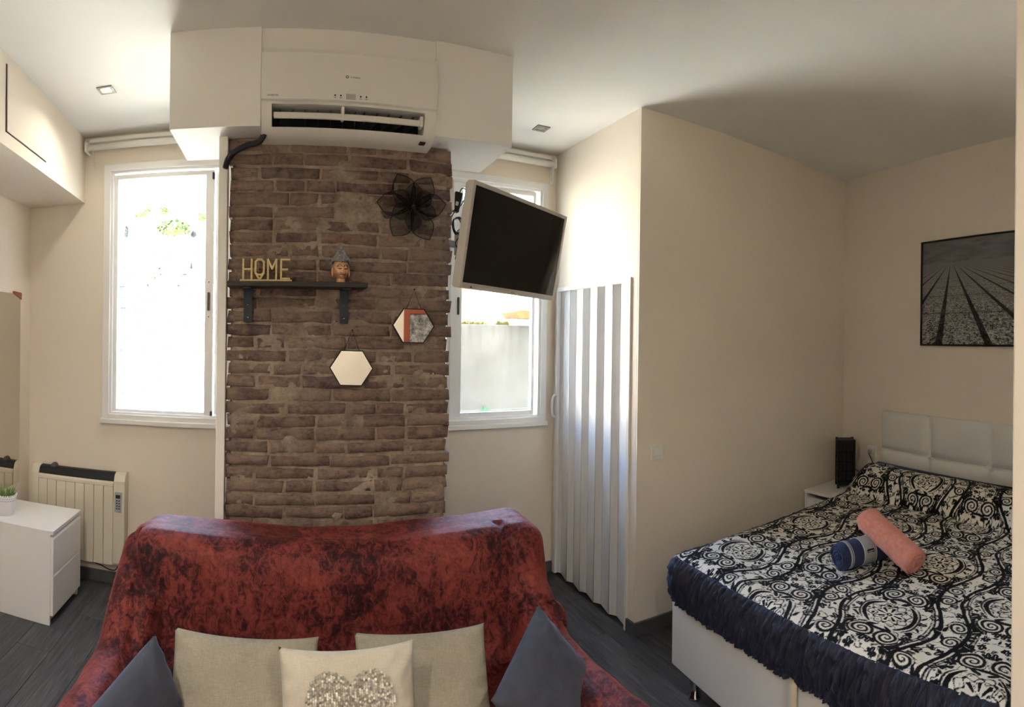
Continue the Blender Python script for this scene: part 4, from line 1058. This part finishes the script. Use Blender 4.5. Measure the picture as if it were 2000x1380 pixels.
# damask field: > 0 is black
def damask(x, y):
    a, b_ = .56, .40                               # repeat along and across the bed, half-drop
    wx = fbm(x * 7 + 9, y * 7, 31, 3) - .45; wy = fbm(x * 7, y * 7 + 5, 37, 3) - .45
    x = x + .030 * wx; y = y + .030 * wy
    col = np.floor(y / b_); u = (np.mod(x / a + .5 * np.mod(col, 2), 1) - .5) * a; v = (np.mod(y / b_, 1) - .5) * b_; v = np.abs(v)
    f = np.full_like(x, -1.0)
    def add(g): np.maximum(f, g, out=f)
    def cut(g): np.minimum(f, -g, out=f)           # white drawn over black
    def line(d_, w): return (w - np.abs(d_)) / .006
    def spiral(cx, cy, R_, turns, w, ph=0.0, dr=1):
        dx, dy = u - cx, v - cy; r = np.hypot(dx, dy); an_ = np.arctan2(dy, dx) * dr + ph; p_ = R_ / turns
        k = (r / p_ - an_ / (2 * PI)); dd = np.abs(k - np.round(k)) * p_; add(np.where(r < R_, (w * (.45 + .75 * r / R_) - dd) / .006, -1))
    def arc(cx, cy, R_, a0, a1, w, sq=1.0):
        dx, dy = (u - cx), (v - cy) * sq; r = np.hypot(dx, dy); an_ = np.mod(np.degrees(np.arctan2(dy, dx)) - a0, 360); t_ = an_ / (a1 - a0)
        ww = w * np.sqrt(np.clip(4 * t_ * (1 - t_), 0, 1)); add(np.where(an_ < (a1 - a0), (ww - np.abs(r - R_)) / .006, -1))
    def leaf(cx, cy, s_, rot, lobes=5):
        dx, dy = u - cx, v - cy; r = np.hypot(dx, dy); an_ = np.arctan2(dy, dx) - R(rot)
        pr = s_ * (.42 + .58 * np.abs(np.cos(an_ * lobes / 2)) ** .8) * (.72 + .28 * np.cos(an_)); add((pr - r) / .006)
        vein = (.0016 - np.abs(np.sin(an_)) * r) / .003; cut(np.where((np.cos(an_) > 0) & (r < s_ * .8), vein, -1))
    def bud(cx, cy, l_, w_, rot):
        c_, s_ = math.cos(R(rot)), math.sin(R(rot)); dx, dy = (u - cx) * c_ + (v - cy) * s_, -(u - cx) * s_ + (v - cy) * c_; t_ = np.clip(dx / l_ + .5, 0, 1)
        add((w_ * np.sin(PI * t_ ** .7) - np.abs(dy) - np.maximum(0, np.abs(dx) - l_ / 2)) / .006)
    # ogee frame: one broad and two fine lines
    og = v - (.150 + .044 * np.cos(2 * PI * u / a)); add(line(og, .0085)); add(line(og + .022, .0035)); add(line(og + .034, .0022))
    # flower
    r = np.hypot(u, v); ph = np.arctan2(v, u)
    add((.011 - r) / .006); cut((.004 - r) / .003)
    rp = r / (1 + .20 * np.cos(8 * ph)); add(line(rp - .056, .0034)); add(np.where((r > .018) & (r < .048), (.012 * (r / .048) - r * np.abs(np.sin(4 * ph)) * .5) / .006, -1))
    rq = r / (1 + .14 * np.cos(8 * ph + PI)); add(line(rq - .073, .0026))
    # scrolls
    arc(0.0, 0.0, .103, 28, 152, .010, 1.05); arc(0, 0, .122, 40, 140, .004, 1.05); arc(-.02, 0, .10, 150, 215, .008); arc(.02, 0, .10, -35, 30, .008)
    for sg in (-1, 1):
        spiral(sg * .158, .050, .050, 2.6, .0056, .6 * sg, sg); spiral(sg * .232, .150, .040, 2.3, .005, 1.2, -sg); spiral(sg * .075, .158, .022, 1.8, .004, 0, sg)
        arc(sg * .158, .050, .062, 20 if sg > 0 else 60, 120 if sg > 0 else 160, .007); arc(sg * .235, .150, .054, 190 if sg > 0 else 250, 290 if sg > 0 else 350, .006)
        leaf(sg * .118, .108, .034, 90 - sg * 50); leaf(sg * .222, .075, .036, 90 - sg * 20); leaf(sg * .205, .012, .030, 0 if sg > 0 else 180); leaf(sg * .155, .158, .028, 90 + sg * 40); leaf(sg * .262, .045, .026, 90 + sg * 80)
        bud(sg * .10, .030, .05, .008, sg * 60); bud(sg * .190, .118, .045, .007, 90 - sg * 40); bud(sg * .270, .100, .05, .008, 100); bud(sg * .045, .128, .034, .006, 90 - sg * 60); bud(sg * .255, .190, .04, .007, sg * 20)
    leaf(0, .182, .030, 90); leaf(.0, .128, .022, 90, 3)
    fill = f < -.9                                  # fine tendrils in the remaining ground
    n_ = fbm(x * 30, y * 30, 71, 2); n2_ = fbm(x * 44 + 5, y * 44, 77, 2)
    f = np.where(fill, np.maximum(f, np.maximum((.032 - np.abs(n_ - .36)) / .06, (n2_ - .55) / .07)), f + .10)
    return f * .30
LX = np.concatenate([np.zeros((1, NTt)), np.cumsum(np.sqrt(np.diff(SS * 1.9, axis=0) ** 2 + np.diff(.668 + .155 * pill * endt, axis=0) ** 2), 0)], 0)   # the cloth follows the bolster
fld = damask(LX, LY)
def damask_mat():
    t = NT('damask_print'); at = t.new('ShaderNodeAttribute', attribute_name='field')
    p = t.pos('Object'); n = t.noise(p, 140, 2)
    v = t.math('ADD', at.outputs['Fac'], t.math('MULTIPLY', t.math('SUBTRACT', n, .5), .35))
    k = t.math('MULTIPLY_ADD', v, 5.0, .5, clamp=True)
    t.link(t.mix(k, lin((226, 222, 212)), lin((17, 17, 20))), t.b.inputs['Base Color']); t.b.inputs['Roughness'].default_value = .8; t.b.inputs['Specular IOR Level'].default_value = .25
    t.bump(t.noise(p, 300, 3), .2, .002); return t.m
pt_ = grid('printed_top', BX, BY, ZT, damask_mat(), bs)
at = pt_.data.attributes.new('field', 'FLOAT', 'POINT'); at.data.foreach_set('value', fld.astype(np.float32).ravel())
# border
NAVY = M('navy_ruffle', (34, 37, 56), .7, sheen=(.5, (120, 140, 200), .35), vary=(30, .18), bump=(220, .15))
path = []
def lerp(a, b_, n): return [a + (b_ - a) * (i / n) for i in range(n)]
rc = .07
c1, c2 = FL, FR
dHF = (FL - HL).normalized(); dFF = (FR - FL).normalized(); dFH = (HR - FR).normalized()
path += lerp(HL, FL - dHF * rc, 560)
for i in range(16):
    u = i / 16; a, b_, c = FL - dHF * rc, FL, FL + dFF * rc; path.append(a * (1 - u) ** 2 + b_ * 2 * u * (1 - u) + c * u * u)
path += lerp(FL + dFF * rc, FR - dFF * rc, 640)
for i in range(16):
    u = i / 16; a, b_, c = FR - dFF * rc, FR, FR + dFH * rc; path.append(a * (1 - u) ** 2 + b_ * 2 * u * (1 - u) + c * u * u)
path += lerp(FR + dFH * rc, HR, 300)
P_ = np.array([(p.x, p.y) for p in path]); tg = np.gradient(P_, axis=0); tg /= np.linalg.norm(tg, axis=1)[:, None]
on_ = np.stack([tg[:, 1], -tg[:, 0]], 1); cen = np.array([(FL + FR + HL + HR).x / 4, (FL + FR + HL + HR).y / 4])
if ((P_ - cen) * on_).sum(1).mean() < 0: on_ = -on_
arc = np.concatenate([[0], np.cumsum(np.linalg.norm(np.diff(P_, axis=0), axis=1))])
prof_ = [(-.012, .646), (-.004, .650), (.008, .642), (.022, .622), (.030, .600), (.036, .570), (.037, .540), (.034, .510), (.029, .485), (.024, .470), (.019, .458), (.013, .449), (-.004, .452)]
rows = []
ip = np.linspace(0, len(prof_) - 1, 40); po_ = np.interp(ip, range(len(prof_)), [a for a, _ in prof_]); pz_ = np.interp(ip, range(len(prof_)), [b_ for _, b_ in prof_])
A_, Q_ = np.meshgrid(arc, np.linspace(0, 1, 40), indexing='ij')
ruf = (fbm(A_ * 105 + 4.0 * Q_, A_ * 3 + Q_ * 7.5, 41, 2) - .38) * .054 * np.clip(Q_ * 5, 0, 1) + (fbm(A_ * 5, Q_ * 2, 47, 2) - .4) * .012
OFF = po_[None, :] + ruf; ZZ = pz_[None, :] + (fbm(A_ * 6, Q_ * 2, 49, 2) - .4) * .008 * Q_
hidden_pill = np.clip((arc / 1.85), 0, 1)
grid('ruffled_border', P_[:, 0][:, None] + on_[:, 0][:, None] * OFF, P_[:, 1][:, None] + on_[:, 1][:, None] * OFF, ZZ, NAVY, bs)
# dark hem and side of the bolster end at the head
m = MB(); hp0, hp1 = bp(.985, .03, .745), bp(.985, .97, .745)
m.tube([hp0, hp1], .05, 12); m.build('dark_head_hem', NAVY, bs, True)

# ------------------------------------------------------------------ rolled towels
def roll(name, label, a, b_, r, mat, squash=.92):
    a = Vector(a); b_ = Vector(b_); L = (b_ - a).length; d_ = (b_ - a).normalized()
    t = thing(name, label, 'towel', (a + b_) / 2); q = d_.to_track_quat('X', 'Z'); t.rotation_mode = 'QUATERNION'; t.rotation_quaternion = q
    n, mm = 40, 44
    th = np.linspace(0, 2 * PI, n, endpoint=False); xs_ = np.linspace(-L / 2, L / 2, mm); T_, X_ = np.meshgrid(th, xs_, indexing='ij')
    e = np.clip((L / 2 - np.abs(X_)) / .02, 0, 1); rr_ = r * (.86 + .14 * np.sqrt(1 - (1 - e) ** 2)) + (fbm(X_ * 30, np.cos(T_) * 3, 3, 3) - .45) * .006
    rr_ = rr_ + .004 * ((T_ > 4.0) & (T_ < 4.25))
    grid('rolled_body', X_, rr_ * np.cos(T_), rr_ * np.sin(T_) * squash, mat, t, True, True)
    for sg in (-1, 1):  # spiral layers on both ends
        pts = [(sg * (L / 2 - .004 + .003 * math.cos(k)), (r * .85 - r * .8 * k / 60) * math.cos(k * .42), (r * .85 - r * .8 * k / 60) * math.sin(k * .42) * squash) for k in range(60)]
        MB().tube(pts, .0075, 6).build('spiral_end', mat, t, True)
        MB().lathe([(0, 0), (r * .9, 0), (r * .9, .004), (0, .004)], 24, (sg * (L / 2 - .012), 0, 0), 'x').build('end_core', mat, t)
    return t, L
TP = M('pink_terry', (226, 146, 128), .95, sheen=(.5, (255, 200, 190), .5), bump=(420, .9, .006), vary=(70, .12)); TN = M('navy_terry', (38, 46, 84), .95, sheen=(.3, (120, 140, 200), .5), bump=(420, .8, .006), vary=(70, .2))
GREYB = M('grey_towel_band', (150, 152, 156), .85, bump=(300, .3))
n0 = onZ(1636, 1087, .735); n1_ = onZ(1742, 1058, .735)
tn, Ln = roll('rolled_towel', 'navy blue rolled towel with a grey band lying on the bed', (n0.x, n0.y, .735), (n1_.x, n1_.y, .735), .060, TN)
def ring(nm, x0, x1, r, mat, par, sq=.92):
    th = np.linspace(0, 2 * PI, 48, endpoint=False); xs_ = np.linspace(x0, x1, 4); T_, X_ = np.meshgrid(th, xs_, indexing='ij'); e = np.array([.0, 1, 1, 0])[None, :] * .0015
    return grid(nm, X_, (r + e) * np.cos(T_), (r + e) * np.sin(T_) * sq, mat, par, True, True)
flip = 1
ring('stripe', -Ln / 2 + .030, -Ln / 2 + .040, .0615, GREYB, tn); ring('stripe', -Ln / 2 + .043, -Ln / 2 + .047, .0615, GREYB, tn)
band_ = ring('woven_band', -Ln / 2 + .098, -Ln / 2 + .165, .0620, GREYB, tn)
PALE = M('pale_thread', (200, 202, 206), .8)
for x_ in (-Ln / 2 + .099, -Ln / 2 + .163): ring('band_edge', x_, x_ + .002, .0637, PALE, tn)
# sail emblem woven on the band, on the side facing the room
def on_band(u, v, r=.0642):  # u along the roll, v around it in radians
    return Vector((-Ln / 2 + .131 + u, r * math.cos(v), r * math.sin(v) * .92))
m_inv = tn.rotation_quaternion.to_matrix().inverted()
tocam = m_inv @ (Vector((0, 0, EYE)) - Vector(tn.location)); vc = math.atan2(tocam.z, tocam.y)
for tri in ([(-.020, -.30), (.002, -.30), (.002, .34)], [(.006, -.30), (.024, -.30), (.006, .22)], [(-.024, -.36), (.026, -.36), (.018, -.50), (-.016, -.50)]):
    MB().raw([on_band(a * .9, vc + .45 + b_ * .9) for a, b_ in tri], [tuple(range(len(tri)))]).build('sail_emblem', M('emblem_navy', (22, 26, 44), .9), tn)
p0 = onZ(1790, 1100, .735); p1 = onZ(1692, 1018, .83)
roll('rolled_towel', 'pink rolled towel propped across the navy towel on the bed', (p0.x, p0.y, .735), (p1.x, p1.y, .848), .060, TP)

# ------------------------------------------------------------------ outside the windows
def plain(name, col, rough=.9, vary=None): return M(name, col, rough, vary=vary, spec=.2)
struct(MB().prism([(XL - 6, YB - 6), (10, YB - 6), (10, YF + .27), (XL - 6, YF + .27)], 'z', H + .17, 9.5).build('wall_shade_block', plain('shade_block_render', (214, 206, 190))))  # unseen block added above the room to keep sun off the yard wall
gnd = struct(MB().box(-160, 120, 4.2, 150, -16.5, -16).build('floor_street', plain('pale_street', (188, 182, 170), vary=(.2, .1))), 'sunlit street far below the window')
def hill():
    gx = np.linspace(-170, 120, 90); gy = np.linspace(142, 330, 60); X, Y = np.meshgrid(gx, gy, indexing='ij')
    u = (Y - 142) / 188; Z = -16 + 74 * np.clip(u * 2.0, 0, 1) ** .8 + 9 * (fbm(X * .02, Y * .02, 61, 4) - .45) + np.where(u > .5, -8 * (u - .5), 0)
    o = grid('hillside', X, Y, Z, plain('dry_hill', (206, 192, 160), vary=(.05, .15))); return struct(o, 'dry pale hillside behind the apartment block')
hill()
def bld(label, px0, px1, ytop, Yd, rows, cols, wall, seed, name='apartment_building'):
    a = onY(px0, 600, Yd); b_ = onY(px1, 600, Yd); ztop = onY((px0 + px1) / 2, ytop, Yd).z
    t = thing(name, label, 'building', ((a.x + b_.x) / 2, Yd, -16)); w2 = (b_.x - a.x) / 2; zt = ztop + 16
    MB().box(-w2, w2, 0, 14, 0, zt).build('wall', wall, t); MB().box(-w2 - .5, w2 + .5, -.6, 14.5, zt, zt + .7).build('parapet', wall, t)
    rr = random.Random(seed); WIN = plain('dark_far_window', (30, 32, 35)); SHU = plain('pale_shutter', (150, 146, 138)); AWN = plain('orange_awning', (150, 84, 26)); SLAB = plain('balcony_slab', (226, 222, 212))
    m1 = MB(); m1.box(-.55, .55, -.06, .1, -.7, .7); me = bpy.data.meshes.new('window'); m1.bm.to_mesh(me); m1.bm.free(); me.materials.append(WIN)
    for r_, py in enumerate(rows):
        for c_, px in enumerate(cols):
            if not (px0 + 4 < px < px1 - 4) or rr.random() < .55: continue
            p = onY(px, py, Yd); o = bpy.data.objects.new('window', me); C.objects.link(o); o.parent = t; o.location = (p.x - (a.x + b_.x) / 2, 0, p.z + 16); o.scale = (rr.uniform(.5, 1.5), 1, rr.uniform(.5, 1.3)); o.location.x += rr.uniform(-.5, .5); o.location.z += rr.uniform(-.25, .25)
            if rr.random() < .30: MB().box(-1.3, 1.3, -1.1, 0, -1.15, -1.0).build('balcony', SLAB, t, False, o.location)
    return t, a, b_, AWN
rows_ = [497, 519, 540, 561, 583, 606, 630, 655, 682, 708, 736, 764, 790]
tA, a_, b2, AWN = bld('white apartment block with orange awnings seen through the left window', 214, 392, 482, 130, rows_, [226, 239, 252, 266, 285, 299, 313, 330, 346, 362, 378], plain('white_render', (236, 232, 222)), 5)
for (px, py) in ((291, 517), (314, 517), (292, 540), (336, 540), (362, 517)):
    p = onY(px, py, 128.9); MB().prism([(0, .9), (-1.3, -.5), (-1.3, -.75), (0, .7)], 'x', -1.25, 1.25).build('awning', AWN, tA, False, (p.x - (a_.x + b2.x) / 2, -.1, p.z + 16))
bld('pale apartment block at the right of the left window, beside the sash', 394, 470, 505, 118, rows_, [402, 414, 428, 442], plain('cream_render', (230, 222, 204)), 8)
bld('grey apartment block at the left edge of the left window', 110, 178, 520, 122, rows_, [204, 195, 182, 170], plain('grey_render', (214, 210, 204)), 9)
LEAF = plain('tree_leaf', (58, 70, 40), vary=(.9, .45)); LEAF2 = plain('cypress_leaf', (36, 40, 40), vary=(.9, .4)); TRUNK = plain('tree_trunk', (92, 76, 60))
def tree(label, px, py, Yd, rpx, shape, mat, seed):
    p = onY(px, py, Yd); r = rpx * Yd / F; rr = random.Random(seed)
    t = thing('tree', label, 'tree', (p.x, Yd, p.z - r * 1.2), group='trees on the far hillside')
    V = []; Fc = []
    for k in range(260):   # leaf clumps spread over the crown
        a, c = rr.uniform(0, 2 * PI), rr.uniform(-1, 1); s_ = math.sqrt(1 - c * c); q = rr.uniform(.7, 1.0)
        cx, cy, cz = shape[0] * r * s_ * math.cos(a) * q, shape[1] * r * s_ * math.sin(a) * q, shape[2] * r * c * q + r * 1.2
        if c < -.55: continue
        sz = r * rr.uniform(.10, .22); u = Vector((rr.uniform(-1, 1), rr.uniform(-1, 1), rr.uniform(-1, 1))).normalized(); v = u.orthogonal().normalized()
        n0 = len(V); w_ = u.cross(v)
        for (x_, y_, z_) in ((1, 0, 0), (-.5, .87, 0), (-.5, -.87, 0), (0, 0, .8)): V.append(Vector((cx, cy, cz)) + (u * x_ + v * y_ + w_ * z_) * sz)
        Fc += [(n0, n0 + 1, n0 + 3), (n0 + 1, n0 + 2, n0 + 3), (n0 + 2, n0, n0 + 3), (n0, n0 + 2, n0 + 1)]
    MB().raw(V, Fc).build('crown', mat, t)
    MB().ball((0, 0, r * 1.2), r * .72, 3, shape).build('inner_crown', mat, t, True)
    MB().tube([(0, 0, -r * .9), (.05 * r, 0, r * .3), (0, 0, r * 1.0)], r * .09, 8).build('trunk', TRUNK, t, True)
tree('broad bright green tree above the white apartment block', 340, 446, 176, 27, (1.25, 1, .72), LEAF, 1)
tree('low spreading green tree on the ridge at the left', 276, 420, 205, 11, (1.3, 1, .6), LEAF, 2)
tree('small round tree on the ridge beside the low spreading tree', 288, 411, 210, 8, (1, 1, .9), LEAF, 3)
tree('rounded tree standing alone in the middle of the ridge', 320, 412, 205, 11, (1, 1, .95), LEAF, 4)
tree('green tree on the ridge at the right against the sash', 396, 424, 200, 12, (.9, .9, 1), LEAF, 5)
tree('dark narrow cypress at the left of the hillside', 247, 455, 176, 9, (.5, .5, 1.9), LEAF2, 6)
tree('grey-green bush beside the broad tree on its right', 378, 458, 178, 8, (.8, .8, 1.1), LEAF2, 7)
# yard wall seen through the right window
def conc_mat():
    t = NT('stained_concrete'); p = t.pos('World'); n = t.noise(p, 1.6, 6, .65); st_ = t.noise(t.mapping(p, (5, 1, .5)), 2.2, 5, .6)
    sp_ = t.new('ShaderNodeSeparateXYZ'); t.link(p, sp_.inputs[0])
    c = t.ramp(n, [(.3, lin((84, 81, 76))), (.7, lin((105, 102, 96)))])
    run = t.math('MULTIPLY', t.ramp(st_, [(.45, (0, 0, 0, 1)), (.68, (1, 1, 1, 1))]), t.math('MULTIPLY_ADD', t.math('SUBTRACT', sp_.outputs[2], 1.0), .9, .1, clamp=True))
    t.link(t.mix(t.math('MULTIPLY', run, .6), c, lin((70, 66, 60))), t.b.inputs['Base Color']); t.b.inputs['Roughness'].default_value = .95; t.bump(n, .4, .02); return t.m
wz = onY(970, 634, 7.0).z
yw = tag(MB().box(1.2, 7.5, 7.0, 7.25, -3.5, wz, .01).build('yard_wall', conc_mat()), 'stained concrete yard wall seen through the right window', 'wall')
MOSS = plain('dry_moss', (92, 90, 36), vary=(9, .4)); rr = random.Random(3)
for i, (px, wpx, lab) in enumerate(((926, 26, 'dry grass tuft on the yard wall at the left'), (982, 14, 'dry grass tuft on the yard wall in the middle'))):
    p = onY(px, 634, 7.1); W_ = wpx * 7.3 / F; V = []; Fc = []
    for k in range(240):
        x_, y_ = rr.uniform(-W_, W_), rr.uniform(-.08, .08); h_ = rr.uniform(.03, .12); l_ = rr.uniform(-.03, .03); n0 = len(V)
        V += [(x_ - .004, y_, -.01), (x_ + .004, y_, -.01), (x_ + l_, y_ + rr.uniform(-.04, .02), h_)]; Fc.append((n0, n0 + 1, n0 + 2))
    tag(MB().raw(V, Fc).build('grass_tuft', MOSS, None, False, (p.x, 7.1, wz)), lab, 'grass', 'grass on the yard wall')
p = onY(1024, 618, 6.9); tag(MB().prism([(-.16, -.03), (.3, -.03), (.3, .06), (-.16, .08), (-.24, .05)], 'y', -.2, .3).build('tiled_ledge', plain('tan_tile', (120, 92, 56), vary=(8, .2)), None, False, p), 'tan tiled ledge on top of the yard wall', 'ledge')
nb_ = thing('neighbour_house', 'white house wall with a red tiled eave beyond the yard wall', 'house', (4.6, 12.5, -6))
MB().box(-2.4, 6, 0, 6, 0, 9.2).build('wall', plain('white_house', (178, 174, 166)), nb_)
q = onY(905, 585, 12.2)
MB().prism([(q.x - 4.6 - .9, q.z + 6 - .1), (q.x - 4.6 + .55, q.z + 6 + .42), (q.x - 4.6 + .55, q.z + 6 + .56), (q.x - 4.6 - .9, q.z + 6 + .06)], 'y', -.45, 0).build('eave', plain('red_tile', (110, 44, 30), vary=(3, .25)), nb_)
q = onY(1030, 590, 12.4); MB().box(q.x - 4.6 - .22, q.x - 4.6 + .22, -.1, 0, q.z + 6 - .5, q.z + 6 + .6).build('window', plain('blue_window', (70, 90, 120)), nb_)
la, lb = onY(895, 803, 4.7), onY(1050, 793, 4.7); lc = onY(945, 800, 4.7)
cl = thing('washing_line', 'thin washing line with a leafy sprig outside the right window', 'washing line', (lc.x, lc.y, lc.z))
for dz in (0, -.04): MB().tube([la - lc + Vector((-.6, 0, dz)), Vector((0, 0, -.004 + dz)), lb - lc + Vector((.6, 0, dz))], .003, 6).build('line', plain('line_green', (110, 120, 100)), cl)
V = []; Fc = []
for k in range(34):
    a, L = rr.uniform(0, 2 * PI), rr.uniform(.02, .06); n0 = len(V); d_ = Vector((math.cos(a), rr.uniform(-.4, .4), math.sin(a))); s_ = Vector((-math.sin(a), 0, math.cos(a))) * .008
    V += [Vector((0, 0, 0)), d_ * L * .5 + s_, d_ * L, d_ * L * .5 - s_]; Fc.append((n0, n0 + 1, n0 + 2, n0 + 3))
MB().raw(V, Fc).build('leafy_sprig', plain('sprig_green', (70, 110, 84)), cl)
for e_ in (la - lc + Vector((-.6, 0, 0)), lb - lc + Vector((.6, 0, 0))):
    MB().box(e_.x - .012, e_.x + .012, YF + TH - lc.y, .02, e_.z - .05, e_.z + .01, .002).build('wall_arm', plain('galvanised', (150, 152, 152)), cl)
